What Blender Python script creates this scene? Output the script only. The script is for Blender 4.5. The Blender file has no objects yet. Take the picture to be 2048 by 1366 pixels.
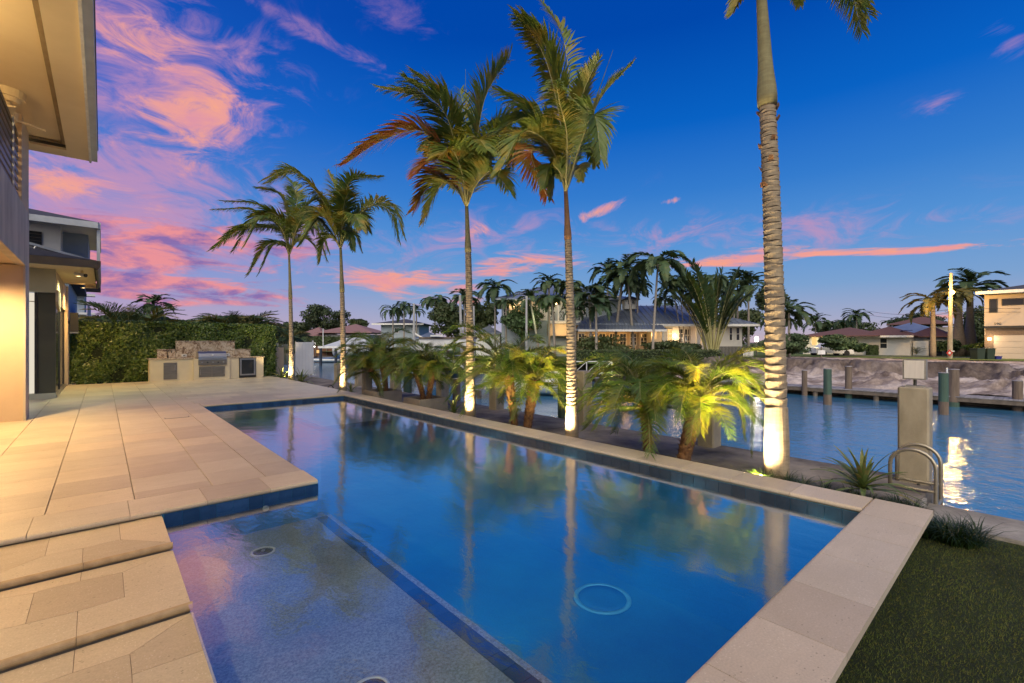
import bpy, math, random
import numpy as np
from mathutils import Vector, Matrix
rnd = random.Random(7)
nrg = np.random.default_rng(7)
SC = bpy.context.scene
COL = SC.collection
# ------------------------------------------------------------------ camera
FX, FY, RX, RY = 0.6626, 0.7490, 0.7490, -0.6626      # forward and right in plan
FOC, EYE = 926.0, 1.6
cam_d = bpy.data.cameras.new("camera"); cam = bpy.data.objects.new("camera", cam_d); COL.objects.link(cam)
cam_d.sensor_width = 36.0; cam_d.lens = 36.0*FOC/2048.0; cam_d.clip_start = 0.05; cam_d.clip_end = 2000
cam.location = (0, 0, EYE); cam.rotation_euler = (math.radians(90), 0, math.atan2(-FX, FY))
SC.camera = cam
# ------------------------------------------------------------------ helpers for measuring
def W(px, d, z=0.0):
    l = (px-1024.0)/FOC*d
    return Vector((d*FX+l*RX, d*FY+l*RY, z))
def Zp(py, d): return EYE-(py-683.0)*d/FOC
def GP(px, py, z=0.0):
    d = FOC*(EYE-z)/(py-683.0); return W(px, d, z)
def onX(px, X):
    r = (px-1024.0)/FOC
    Y = X*(RX-FX*r)/(FX+FY*r); return Y, FX*X+FY*Y
def onY(px, Y):
    r = (px-1024.0)/FOC
    X = Y*(FX+FY*r)/(RX-FX*r); return X, FX*X+FY*Y
def lin(c): return tuple((v/255/12.92 if v/255 <= .04045 else ((v/255+.055)/1.055)**2.4) for v in c)
# ------------------------------------------------------------------ node helper
class NT:
    def __init__(s, tree): s.t = tree; s.n = tree.nodes; s.l = tree.links
    def node(s, typ, **kw):
        n = s.n.new(typ)
        for k, v in kw.items():
            if k.startswith('i_'):
                k2 = k[2:]; n.inputs[int(k2) if k2.isdigit() else k2.replace('_', ' ')].default_value = v
            else: setattr(n, k, v)
        return n
    def put(s, sock, v):
        if isinstance(v, bpy.types.NodeSocket): s.l.new(v, sock)
        elif v is not None:
            if sock.type == 'RGBA' and len(v) == 3: v = (*v, 1)
            sock.default_value = v
    def m(s, op, a, b=None, c=None, clamp=False):
        n = s.n.new('ShaderNodeMath'); n.operation = op; n.use_clamp = clamp
        s.put(n.inputs[0], a); s.put(n.inputs[1], b)
        if c is not None: s.put(n.inputs[2], c)
        return n.outputs[0]
    def mix(s, f, a, b, bt='MIX'):
        n = s.n.new('ShaderNodeMix'); n.data_type = 'RGBA'; n.blend_type = bt
        s.put(n.inputs[0], f); s.put(n.inputs[6], a); s.put(n.inputs[7], b); return n.outputs[2]
    def ramp(s, f, stops, interp='LINEAR'):
        n = s.n.new('ShaderNodeValToRGB'); e = n.color_ramp.elements; n.color_ramp.interpolation = interp
        while len(e) < len(stops): e.new(0.5)
        for el, (p, c) in zip(e, stops):
            el.position = p; el.color = (*c, 1) if len(c) == 3 else c
        s.put(n.inputs[0], f); return n.outputs[0]
    def noise(s, vec, scale, detail=3, rough=.5, dist=0.0):
        n = s.node('ShaderNodeTexNoise'); s.put(n.inputs['Vector'], vec); n.inputs['Scale'].default_value = scale
        n.inputs['Detail'].default_value = detail; n.inputs['Roughness'].default_value = rough
        n.inputs['Distortion'].default_value = dist; return n.outputs[0]
    def mapping(s, vec, scale=(1, 1, 1), rot=(0, 0, 0)):
        n = s.node('ShaderNodeMapping'); s.put(n.inputs['Vector'], vec)
        n.inputs['Scale'].default_value = scale; n.inputs['Rotation'].default_value = rot; return n.outputs[0]
    def bump(s, h, strength, dist=.01):
        n = s.node('ShaderNodeBump'); s.put(n.inputs['Height'], h)
        n.inputs['Strength'].default_value = strength; n.inputs['Distance'].default_value = dist; return n.outputs[0]
# ------------------------------------------------------------------ world: dusk sky
world = bpy.data.worlds.new("World"); SC.world = world; world.use_nodes = True
wt = NT(world.node_tree); world.node_tree.nodes.clear()
tc = wt.node('ShaderNodeTexCoord').outputs['Generated']
def vdot(vec):
    n = wt.node('ShaderNodeVectorMath', operation='DOT_PRODUCT'); wt.put(n.inputs[0], tc); n.inputs[1].default_value = vec
    return n.outputs['Value']
SKY_AX = (FX, FY)
vf, vr, vz = vdot((FX, FY, 0)), vdot((RX, RY, 0)), vdot((0, 0, 1))
AZ = wt.m('ARCTAN2', vr, vf); EL = wt.m('ARCSINE', vz)
elp = wt.m('DIVIDE', EL, 1.5708, clamp=True)
R_ = lambda deg: deg/90.0
base_r = wt.ramp(elp, [(0, lin((196, 174, 186))), (R_(2.5), lin((164, 170, 200))), (R_(6), lin((124, 162, 208))), (R_(11), lin((88, 149, 214))),
                      (R_(17), lin((52, 124, 206))), (R_(24), lin((8, 98, 196))), (R_(33), lin((0, 72, 172))), (R_(60), lin((0, 56, 150)))])
base_l = wt.ramp(elp, [(0, lin((205, 160, 175))), (R_(3), lin((185, 160, 195))), (R_(7), lin((150, 150, 208))), (R_(13), lin((92, 140, 214))),
                      (R_(22), lin((40, 104, 202))), (R_(30), lin((22, 84, 186))), (R_(50), lin((15, 50, 140)))])
lf = wt.m('MULTIPLY_ADD', AZ, -1.6, -.3, clamp=True)
col = wt.mix(lf, base_r, base_l)
# cloud texture in azimuth / elevation
cv = wt.node('ShaderNodeCombineXYZ'); wt.put(cv.inputs[0], AZ); wt.put(cv.inputs[1], EL)
cvec = cv.outputs[0]
nA = wt.noise(wt.mapping(cvec, (4.2, 8.5, 1), (0, 0, .30)), 1.9, 11, .66, 1.1)
nB = wt.noise(wt.mapping(cvec, (4.0, 24.0, 1), (0, 0, .06)), 1.5, 9, .66, .7)
nC = wt.noise(wt.mapping(cvec, (9.0, 22.0, 1), (0, 0, -.4)), 1.5, 5, .6, .4)
def pxang(px, py):
    a = math.atan((px-1024)/FOC); return a, math.atan((683-py)*math.cos(a)/FOC)
def blob(px, py, sx, sy, rot=0.0, amp=1.0):
    a, e = pxang(px, py); k = math.cos(a)
    sxa, sya = sx/FOC*k*k, sy/FOC*k
    a2, e2 = pxang(px+30*math.cos(math.radians(rot)), py-30*math.sin(math.radians(rot))); q_ = math.hypot(a2-a, e2-e); c, s_ = (a2-a)/q_, (e2-e)/q_
    da, de = wt.m('SUBTRACT', AZ, a), wt.m('SUBTRACT', EL, e)
    u = wt.m('MULTIPLY_ADD', da, c/sxa, wt.m('MULTIPLY', de, s_/sxa))
    v = wt.m('MULTIPLY_ADD', da, -s_/sya, wt.m('MULTIPLY', de, c/sya))
    q = wt.m('ADD', wt.m('MULTIPLY', u, u), wt.m('MULTIPLY', v, v))
    return wt.m('MULTIPLY', wt.m('EXPONENT', wt.m('MULTIPLY', q, -1.0)), amp)
EFADE = wt.m('DIVIDE', wt.m('SUBTRACT', .66, EL), .16, clamp=True)
def layer(blobs, noise, lo, hi):
    cov = None
    for b in blobs:
        g = blob(*b); cov = g if cov is None else wt.m('MAXIMUM', cov, g)
    x = wt.m('ADD', wt.m('MULTIPLY', cov, .62), wt.m('MULTIPLY_ADD', noise, 1.9, -.55))
    mr = wt.node('ShaderNodeMapRange', interpolation_type='SMOOTHSTEP'); wt.put(mr.inputs['Value'], x)
    mr.inputs['From Min'].default_value = lo; mr.inputs['From Max'].default_value = hi
    return wt.m('MULTIPLY', wt.m('MULTIPLY', mr.outputs[0], wt.m('MINIMUM', wt.m('MULTIPLY', cov, 2.5), 1.0)), EFADE)
# soft lilac veil, then salmon puffs, then low magenta bars
veil = layer([(320, 150, 260, 150, -15, .9), (260, 400, 330, 130, -8, 1.05), (790, 10, 110, 30, -15, .6), (640, 75, 170, 16, -27, .62), (560, 470, 200, 70, 0, .6),
              (1890, 215, 60, 22, 0, .42), (2020, 80, 60, 34, 0, .6), (900, 480, 260, 50, 10, .5), (1500, 470, 500, 40, 3, .55)], nA, .48, 1.08)
col = wt.mix(wt.m('MULTIPLY', veil, .72), col, lin((206, 148, 182)))
puff = layer([(385, 215, 150, 62, 14, 1.0), (300, 90, 210, 62, -22, .8), (120, 360, 260, 38, -14, .85), (400, 300, 90, 40, 60, .55), (180, 20, 160, 30, 0, .5),
              (1340, 402, 40, 9, 12, .8), (1190, 425, 65, 13, 20, .8), (940, 468, 60, 18, 20, .6)], nA, .66, 1.06)
col = wt.mix(wt.m('MULTIPLY', puff, .95), col, wt.mix(wt.m('MULTIPLY_ADD', nC, 2.5, -.8, clamp=True), lin((226, 152, 166)), lin((250, 170, 138))))
bars = layer([(300, 500, 420, 70, 3, 1.05), (380, 580, 330, 38, -4, 1.0), (120, 470, 300, 60, 0, .9)], nB, .62, 1.0)
col = wt.mix(wt.m('MULTIPLY', bars, .92), col, wt.mix(wt.m('MULTIPLY_ADD', nC, 5.0, -1.95, clamp=True), lin((134, 106, 170)), lin((238, 146, 148))))
low = layer([(800, 560, 170, 26, -3, 1.05), (1050, 532, 110, 26, 6, 1.0), (720, 545, 60, 12, 0, .7), (1730, 505, 300, 8, 2.5, 1.05), (1440, 522, 200, 15, 2, .95), (1560, 498, 120, 12, 4, .7), (930, 600, 160, 20, 0, .5),
             (1900, 632, 200, 14, 0, .5), (600, 575, 60, 9, 0, .7)], nB, .62, 1.0)
col = wt.mix(wt.m('MULTIPLY', low, .95), col, wt.mix(wt.m('MULTIPLY_ADD', nC, 3.0, -1.0, clamp=True), lin((228, 152, 166)), lin((252, 164, 134))))
bgs = wt.node('ShaderNodeBackground'); wt.put(bgs.inputs[0], col); bgs.inputs[1].default_value = 1.0
sky = wt.node('ShaderNodeTexSky'); sky.sky_type = 'NISHITA'; sky.sun_disc = False
sky.sun_elevation = math.radians(-5); sky.sun_rotation = math.radians(-85)
bg2 = wt.node('ShaderNodeBackground'); wt.put(bg2.inputs[0], sky.outputs[0]); bg2.inputs[1].default_value = 0.05
ads = wt.node('ShaderNodeAddShader'); wt.l.new(bgs.outputs[0], ads.inputs[0]); wt.l.new(bg2.outputs[0], ads.inputs[1])
wo = wt.node('ShaderNodeOutputWorld'); wt.l.new(ads.outputs[0], wo.inputs[0])
# ------------------------------------------------------------------ soft afterglow
sun_d = bpy.data.lights.new("afterglow_sun", 'SUN'); sun = bpy.data.objects.new("afterglow_sun", sun_d); COL.objects.link(sun)
sun_d.energy = 4.2; sun_d.angle = math.radians(75); sun_d.color = (1.0, .88, .64)
sun.rotation_euler = Vector((.60, .52, -.60)).to_track_quat('-Z', 'Y').to_euler()
SC.view_settings.view_transform = 'Standard'; SC.view_settings.look = 'None'
SC.view_settings.exposure = 0.0; SC.view_settings.gamma = 1.0; SC.view_settings.use_curve_mapping = False
SC.cycles.max_bounces = 8; SC.cycles.transparent_max_bounces = 12; SC.cycles.use_denoising = True
SC.cycles.sample_clamp_indirect = 4.0; SC.cycles.caustics_reflective = False; SC.cycles.caustics_refractive = False
# ------------------------------------------------------------------ materials
MATS = {}
def base_mat(name):
    m = bpy.data.materials.new(name); m.use_nodes = True; nt = NT(m.node_tree); m.node_tree.nodes.clear()
    out = nt.node('ShaderNodeOutputMaterial'); MATS[name] = m
    return m, nt, out
def pbsdf(nt, out, color, rough=.6, metal=0.0, normal=None, **kw):
    b = nt.node('ShaderNodeBsdfPrincipled'); nt.put(b.inputs['Base Color'], color); nt.put(b.inputs['Roughness'], rough)
    nt.put(b.inputs['Metallic'], metal)
    if normal is not None: nt.put(b.inputs['Normal'], normal)
    for k, v in kw.items(): nt.put(b.inputs[k.replace('_', ' ')], v)
    if out: nt.l.new(b.outputs[0], out.inputs[0])
    return b
def pos(nt): return nt.node('ShaderNodeNewGeometry').outputs['Position']
def objc(nt): return nt.node('ShaderNodeTexCoord').outputs['Object']
def simple(name, c1, c2=None, scale=6, rough=.6, bump=.0, bscale=None, metal=0.0, rand=0.0, stretch=(1, 1, 1), use_obj=False, detail=4, spec=None):
    m, nt, out = base_mat(name)
    v = nt.mapping(objc(nt) if use_obj else pos(nt), stretch)
    c2 = c2 or tuple(x*.75 for x in c1)
    f = nt.noise(v, scale, detail, .6)
    c = nt.ramp(f, [(.3, c2), (.7, c1)])
    if rand:
        oi = nt.node('ShaderNodeObjectInfo').outputs['Random']
        c = nt.mix(1.0, c, nt.ramp(oi, [(0, (1-rand,)*3), (1, (1+rand*.5,)*3)]), 'MULTIPLY')
    n = None
    if bump: n = nt.bump(nt.noise(v, bscale or scale*5, 5, .6), bump, .01)
    b = pbsdf(nt, out, c, rough, metal, n)
    if spec is not None: b.inputs['Specular IOR Level'].default_value = spec
    return m
def emis(name, color, strength):
    m, nt, out = base_mat(name); e = nt.node('ShaderNodeEmission'); nt.put(e.inputs[0], color); e.inputs[1].default_value = strength
    nt.l.new(e.outputs[0], out.inputs[0]); return m
def limestone(name, c1, c2, rough=.5):
    m, nt, out = base_mat(name); p = pos(nt)
    oi = nt.node('ShaderNodeObjectInfo').outputs['Random']
    big = nt.noise(p, 1.3, 4, .6, .5); c = nt.ramp(big, [(.3, c2), (.7, c1)])
    vein = nt.noise(nt.mapping(p, (1.2, 7, 1), (0, 0, .3)), 2.2, 5, .65, .6)
    c = nt.mix(nt.m('MULTIPLY_ADD', vein, 1.6, -.62, clamp=True), c, tuple(x*.84 for x in c1))
    fine = nt.noise(p, 90, 3, .6); c = nt.mix(.22, c, nt.ramp(fine, [(.35, (.55,)*3), (.65, (1.25,)*3)]), 'MULTIPLY')
    vo = nt.node('ShaderNodeTexVoronoi'); nt.put(vo.inputs['Vector'], nt.mapping(p, (1, 1.6, 1))); vo.inputs['Scale'].default_value = 24
    sel = nt.noise(p, 6, 2, .5)
    pit = nt.m('MULTIPLY', nt.m('LESS_THAN', vo.outputs['Distance'], .16), nt.m('GREATER_THAN', sel, .55))
    c = nt.mix(nt.m('MULTIPLY', pit, .55), c, tuple(x*.35 for x in c2))
    vo2 = nt.node('ShaderNodeTexVoronoi'); nt.put(vo2.inputs['Vector'], nt.mapping(p, (1.7, 1, 1), (0, 0, .6))); vo2.inputs['Scale'].default_value = 38
    fl = nt.m('MULTIPLY', nt.m('LESS_THAN', vo2.outputs['Distance'], .2), nt.m('LESS_THAN', sel, .47))
    c = nt.mix(nt.m('MULTIPLY', fl, .35), c, (.85, .8, .7))
    st = nt.noise(p, .45, 5, .65, 1.0); c = nt.mix(nt.m('MULTIPLY_ADD', st, 1.8, -.95, clamp=True), c, tuple(x*.78 for x in c2))
    c = nt.mix(1.0, c, nt.ramp(oi, [(0, (.84, .81, .79)), (.5, (.98, .98, .98)), (1, (1.08, 1.04, 1.0))]), 'MULTIPLY')
    h = nt.m('SUBTRACT', nt.m('MULTIPLY', fine, .35), pit)
    r = nt.m('MULTIPLY_ADD', vein, .3, rough-.15)
    pbsdf(nt, out, c, r, 0, nt.bump(h, .35, .004)); return m
limestone('deck_stone', (.64, .56, .395), (.54, .46, .315), .42)
limestone('coping_stone', (.60, .51, .40), (.50, .42, .32), .5)
limestone('step_stone', (.62, .53, .36), (.53, .45, .30), .55)
simple('grout', (.25, .20, .15), rough=.9)
simple('bullnose_shaded', (.50, .37, .20), (.36, .25, .12), 14, .5, .25, 60)  # same stone as the steps; darker golden lighting put into its colour
simple('stucco_warm', (.62, .49, .34), (.56, .44, .31), 2.5, .8, .15, 120)
simple('stucco_olive', (.50, .50, .38), (.44, .44, .33), 2.5, .8, .15, 120)
simple('stucco_grey', (.62, .56, .46), (.36, .33, .27), 2.0, .75, .3, 30, stretch=(1, 1, .35), detail=8)
simple('soffit_cream', (.74, .60, .38), (.68, .54, .33), 1.2, .8, .1, 60)
simple('soffit_board', (.36, .27, .16), (.22, .16, .09), 5, .8, .3, 40, stretch=(1, .3, 1))
simple('white_paint', (.72, .72, .71), (.64, .64, .64), 2, .6)
simple('fascia_metal', (.50, .54, .58), (.40, .43, .46), 3, .4)
simple('dark_bronze', (.045, .042, .036), rough=.35)
simple('olive_panel', (.085, .085, .055), (.07, .07, .045), 1, .4)
simple('roof_dark', (.07, .07, .085), (.045, .045, .055), 6, .8, rand=.2)
simple('kitchen_stucco', (.70, .60, .42), (.65, .55, .38), 3, .75, .1, 100)
simple('steel', (.50, .49, .47), (.36, .35, .34), 3, .32, metal=.9, stretch=(1, 1, 20))
simple('steel_dark', (.30, .27, .22), (.2, .18, .15), 3, .38, metal=.8, stretch=(1, 1, 12))
simple('black_metal', (.02, .02, .02), rough=.35)
simple('concrete', (.40, .34, .25), (.22, .185, .13), 3.0, .85, .35, 40, stretch=(1, 1, .5), detail=8)
simple('concrete_cap', (.38, .35, .31), (.14, .125, .115), 2.4, .85, .4, 50, detail=9)
simple('walk_concrete', (.31, .265, .22), (.055, .045, .04), 1.5, .9, .6, 22, detail=10)
simple('planter_stone', (.30, .26, .21), (.22, .19, .155), 4, .8, .2)
simple('soil', (.07, .04, .025), (.04, .025, .015), 9, .95, .6)
simple('wood_pile', (.19, .14, .105), (.085, .06, .045), 7, .85, .6, 30, stretch=(1, 1, .12))
simple('wood_pile_green', (.06, .115, .085), (.035, .06, .045), 6, .8, .5, 30, stretch=(1, 1, .15))
simple('dock_board', (.33, .315, .34), (.20, .185, .20), 5, .85, .3, 30, rand=.25)
simple('dock_beam', (.17, .135, .105), (.09, .07, .055), 5, .85, .4, 30)
simple('tube_metal', (.42, .38, .31), (.30, .27, .22), 9, .35, metal=.7)
simple('pool_tile', (.03, .09, .22), (.018, .055, .15), 9, .18, rand=.35)
simple('pool_tile_pale', (.05, .065, .09), (.03, .042, .062), 9, .2, rand=.25)
simple('shelf_tile', (.04, .09, .20), (.03, .065, .155), 9, .25, rand=.3)
simple('white_plastic', (.75, .75, .73), rough=.4)
simple('pole_white', (.40, .40, .39), (.32, .32, .31), rough=.6)
simple('house_white', (.62, .62, .61), (.55, .55, .55), 2, .8)
simple('house_blue', (.36, .42, .47), (.31, .36, .41), 2, .8)
simple('house_tan', (.50, .42, .34), (.45, .38, .31), 2, .8)
simple('metal_roof', (.22, .26, .33), (.17, .20, .26), 1, .4, metal=.3)
simple('metal_roof_light', (.30, .34, .40), (.24, .27, .32), 1, .4, metal=.3)
simple('red_roof', (.155, .075, .065), (.10, .048, .042), 9, .85, .5, 30)
simple('pink_roof', (.27, .15, .145), (.20, .11, .105), 4, .85, .4, 20)
simple('brick_far', (.20, .14, .10), (.11, .08, .06), 12, .85)
simple('trim_white', (.75, .74, .72), rough=.6)
simple('window_dark', (.03, .035, .045), (.02, .025, .03), 1, .12)
simple('brown_wood', (.15, .065, .03), (.08, .035, .018), 5, .8)
simple('boat_white', (.70, .71, .72), (.6, .61, .62), 2, .35)
simple('boat_dark', (.03, .04, .06), rough=.3)
simple('boat_blue', (.08, .13, .27), (.05, .09, .2), 3, .5)
simple('canvas', (.42, .45, .52), (.34, .37, .43), 3, .8)
simple('bin_green', (.03, .045, .03), rough=.5)
simple('bin_blue', (.03, .03, .22), rough=.5)
simple('lawn', (.09, .13, .02), (.05, .085, .012), 6, .95, .6, 60)
simple('turf_mat', (.016, .026, .005), (.006, .011, .002), 3, .95)
simple('far_ground', (.10, .10, .06), (.06, .07, .03), 2, .95, .4, 20)
simple('far_leaf', (.08, .13, .045), (.03, .06, .022), 1.5, .7, rand=.35)
simple('travertine_wall', (.42, .33, .24), rough=.8)
emis('lamp_warm', (1.0, .62, .25), 14)
emis('lamp_white', (1.0, .9, .75), 12)
simple('edge_stucco_shaded', (.24, .25, .17), (.19, .20, .13), 2.5, .8, .15, 120)  # olive stucco darkened: coping shadow and green bounce put into the colour
emis('lamp_street', (1.0, .55, .12), 30)
emis('window_lit', (1.0, .60, .22), 1.1)
emis('window_lit_white', (1.0, .90, .72), .8)
def granite(name):
    m, nt, out = base_mat(name); p = pos(nt)
    a = nt.noise(p, 4.5, 6, .7, 1.5); b = nt.noise(p, 16, 5, .7, 1.0)
    c = nt.ramp(a, [(.28, (.05, .035, .03)), (.42, (.26, .17, .10)), (.52, (.55, .45, .33)), (.7, (.62, .54, .42))])
    c = nt.mix(nt.m('LESS_THAN', b, .40), c, (.08, .05, .045))
    pbsdf(nt, out, c, .25); return m
granite('granite')
def leafmat(name, c1, c2, dry=None, dryamt=0.0, trans=.35, scale=5.0, rough=.45, dscale=2.5):
    m, nt, out = base_mat(name); p = pos(nt)
    c = nt.ramp(nt.noise(p, scale, 3, .6), [(.3, c2), (.7, c1)])
    oi = nt.node('ShaderNodeObjectInfo').outputs['Random']
    c = nt.mix(1.0, c, nt.ramp(oi, [(0, (.75, .8, .8)), (1, (1.2, 1.12, 1.0))]), 'MULTIPLY')
    if dry:
        f = nt.m('MULTIPLY_ADD', nt.noise(p, dscale, 3, .6), 3.5, -3.5*(1-dryamt)*.62, clamp=True)
        c = nt.mix(f, c, dry)
    d = pbsdf(nt, None, c, rough); t = nt.node('ShaderNodeBsdfTranslucent'); nt.put(t.inputs[0], nt.mix(1.0, c, (1.25, 1.15, .55), 'MULTIPLY'))
    mx = nt.node('ShaderNodeMixShader'); mx.inputs[0].default_value = trans
    nt.l.new(d.outputs[0], mx.inputs[1]); nt.l.new(t.outputs[0], mx.inputs[2]); nt.l.new(mx.outputs[0], out.inputs[0]); return m
leafmat('palm_leaf', (.20, .26, .05), (.08, .13, .03), (.32, .20, .03), .26)
leafmat('palm_leaf_dry', (.34, .24, .035), (.18, .14, .025), (.26, .075, .015), .52, .4, 5, .45, 3.5)
leafmat('palm_leaf_dark', (.13, .20, .055), (.055, .10, .03), (.16, .14, .03), .2)
leafmat('date_leaf', (.12, .21, .04), (.05, .11, .02), (.26, .22, .04), .26, .45, 6)
leafmat('date_leaf_dim', (.12, .21, .04), (.055, .11, .022), (.24, .19, .03), .26, .4, 6)
leafmat('date_leaf_uplit', (.17, .26, .04), (.075, .14, .02), (.32, .28, .04), .3, .5, 6)  # same pygmy fronds with the uplights' yellow-green put into the leaf colour
leafmat('hedge_leaf', (.14, .23, .04), (.035, .075, .014), (.28, .34, .07), .26, .25, 9, .35, 14)
leafmat('far_palm_leaf', (.07, .13, .06), (.03, .06, .03), (.14, .15, .04), .18, .25, 1.0, .6)
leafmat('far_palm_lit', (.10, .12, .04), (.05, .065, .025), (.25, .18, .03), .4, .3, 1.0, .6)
leafmat('tree_leaf', (.065, .10, .035), (.025, .045, .016), (.10, .09, .03), .2, .2, 1.0, .6)
leafmat('brom_leaf', (.20, .26, .09), (.10, .15, .05), (.42, .22, .12), .12, .25, 12, .4, 5)
leafmat('grass_tuft_leaf', (.035, .07, .018), (.015, .035, .01), None, 0, .25, 9)
leafmat('turf_blade', (.10, .14, .022), (.022, .04, .006), (.20, .18, .035), .25, .15, 1.6, .8, 30)
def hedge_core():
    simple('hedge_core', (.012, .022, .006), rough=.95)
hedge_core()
def royal_trunk(name, cA, cB, freq, green=False):
    m, nt, out = base_mat(name); o = objc(nt)
    sx = nt.node('ShaderNodeSeparateXYZ'); nt.put(sx.inputs[0], o)
    f = nt.noise(nt.mapping(o, (1, 1, 5)), 5, 5, .65)
    c = nt.ramp(f, [(.3, cB), (.65, cA)])
    g = nt.noise(nt.mapping(o, (6, 6, .8)), 8, 3, .6); c = nt.mix(.3, c, nt.ramp(g, [(.3, (.6,)*3), (.7, (1.2,)*3)]), 'MULTIPLY')
    pbsdf(nt, out, c, .8, 0, nt.bump(nt.noise(o, 40, 4, .6), .4, .006)); return m
royal_trunk('palm_bark', (.34, .27, .185), (.20, .15, .10), 1)
royal_trunk('palm_shaft', (.21, .19, .095), (.14, .12, .06), 1)
royal_trunk('palm_shaft_brown', (.26, .13, .06), (.16, .08, .04), 1)
royal_trunk('palm_bark_grey', (.30, .27, .23), (.22, .19, .17), 1)
simple('ring_scar', (.07, .05, .035), rough=.9)
simple('date_trunk', (.26, .13, .055), (.07, .03, .015), 22, .85, .5, 60)
simple('rachis', (.30, .28, .12), (.22, .2, .08), 4, .5)
simple('bark', (.12, .09, .07), (.07, .055, .045), 6, .9, .5)
def solar():
    m, nt, out = base_mat('solar_glass')
    pbsdf(nt, out, (.02, .05, .16), .12)
solar()
def water(name, deep, gloss_rough, wscale, wstr, wstretch, tint, ior=1.33, face=.02, rotz=0.0):
    m, nt, out = base_mat(name); p = pos(nt)
    v = nt.mapping(p, wstretch, (0, 0, rotz))
    n1 = nt.noise(v, wscale, 4, .55, .4); n2 = nt.noise(v, wscale*.22, 2, .5)
    nrm = nt.bump(nt.m('ADD', nt.m('MULTIPLY', n1, .5), nt.m('MULTIPLY', n2, 1.2)), wstr, .05)
    fr = nt.node('ShaderNodeFresnel'); fr.inputs[0].default_value = ior; nt.put(fr.inputs['Normal'], nrm); fac = fr.outputs[0]
    if deep is None:
        lw = nt.node('ShaderNodeLayerWeight'); lw.inputs[0].default_value = .5; nt.put(lw.inputs['Normal'], nrm); fac = nt.m('MULTIPLY_ADD', nt.m('POWER', lw.outputs['Facing'], 1.75), .95, .05, clamp=True)
    g = nt.node('ShaderNodeBsdfGlossy'); g.inputs['Roughness'].default_value = gloss_rough; nt.put(g.inputs['Normal'], nrm); nt.put(g.inputs[0], (1, 1, 1))
    if deep is None:
        tr = nt.node('ShaderNodeBsdfTransparent'); nt.put(tr.inputs[0], tint); body = tr.outputs[0]
    else:
        d = nt.node('ShaderNodeBsdfDiffuse'); nt.put(d.inputs[0], deep); body = d.outputs[0]
    mx = nt.node('ShaderNodeMixShader'); nt.put(mx.inputs[0], fac); nt.l.new(body, mx.inputs[1]); nt.l.new(g.outputs[0], mx.inputs[2])
    nt.l.new(mx.outputs[0], out.inputs[0]); return m
water('pool_water_surface', None, .085, 7.0, .10, (1, .55, 1), (.80, .94, 1.0), 2.3, rotz=.7)
water('canal_water_surface', (.055, .19, .34), .09, 7.0, .42, (1, 1, 1), None, 2.2)
def plaster(name, c1, c2, sc=.8, spk=.8):
    m, nt, out = base_mat(name); p = pos(nt)
    c = nt.ramp(nt.noise(p, sc, 4, .6), [(.3, c2), (.7, c1)])
    sp = nt.noise(p, 55, 3, .8); c = nt.mix(spk, c, nt.ramp(sp, [(.36, (.35,)*3), (.5, (.95,)*3), (.66, (1.6,)*3)]), 'MULTIPLY')
    pbsdf(nt, out, c, .7); return m
plaster('pool_plaster', (.018, .24, .42), (.012, .15, .32), .6, .15)
plaster('shelf_plaster', (.30, .35, .44), (.18, .22, .28), 1.1, .6)
plaster('shelf_rim', (.30, .35, .46), (.26, .30, .4), 2)
def dirt():
    m, nt, out = base_mat('dirt'); p = pos(nt)
    a = nt.noise(p, .5, 6, .6, .8); b = nt.noise(p, 5, 6, .7)
    c = nt.ramp(a, [(.36, (.11, .08, .065)), (.50, (.27, .22, .195)), (.66, (.48, .42, .385))])
    c = nt.mix(.6, c, nt.ramp(b, [(.3, (.45,)*3), (.65, (1.2,)*3)]), 'MULTIPLY')
    sx = nt.node('ShaderNodeSeparateXYZ'); nt.put(sx.inputs[0], p)
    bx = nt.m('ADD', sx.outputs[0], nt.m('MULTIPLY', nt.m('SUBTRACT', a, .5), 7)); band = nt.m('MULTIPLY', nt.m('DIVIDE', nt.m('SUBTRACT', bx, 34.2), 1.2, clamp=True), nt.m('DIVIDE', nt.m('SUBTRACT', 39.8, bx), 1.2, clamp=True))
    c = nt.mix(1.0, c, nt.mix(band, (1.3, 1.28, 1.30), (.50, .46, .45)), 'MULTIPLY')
    pbsdf(nt, out, c, .95, 0, nt.bump(nt.noise(p, 9, 6, .7), .8, .08))
dirt()
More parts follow.
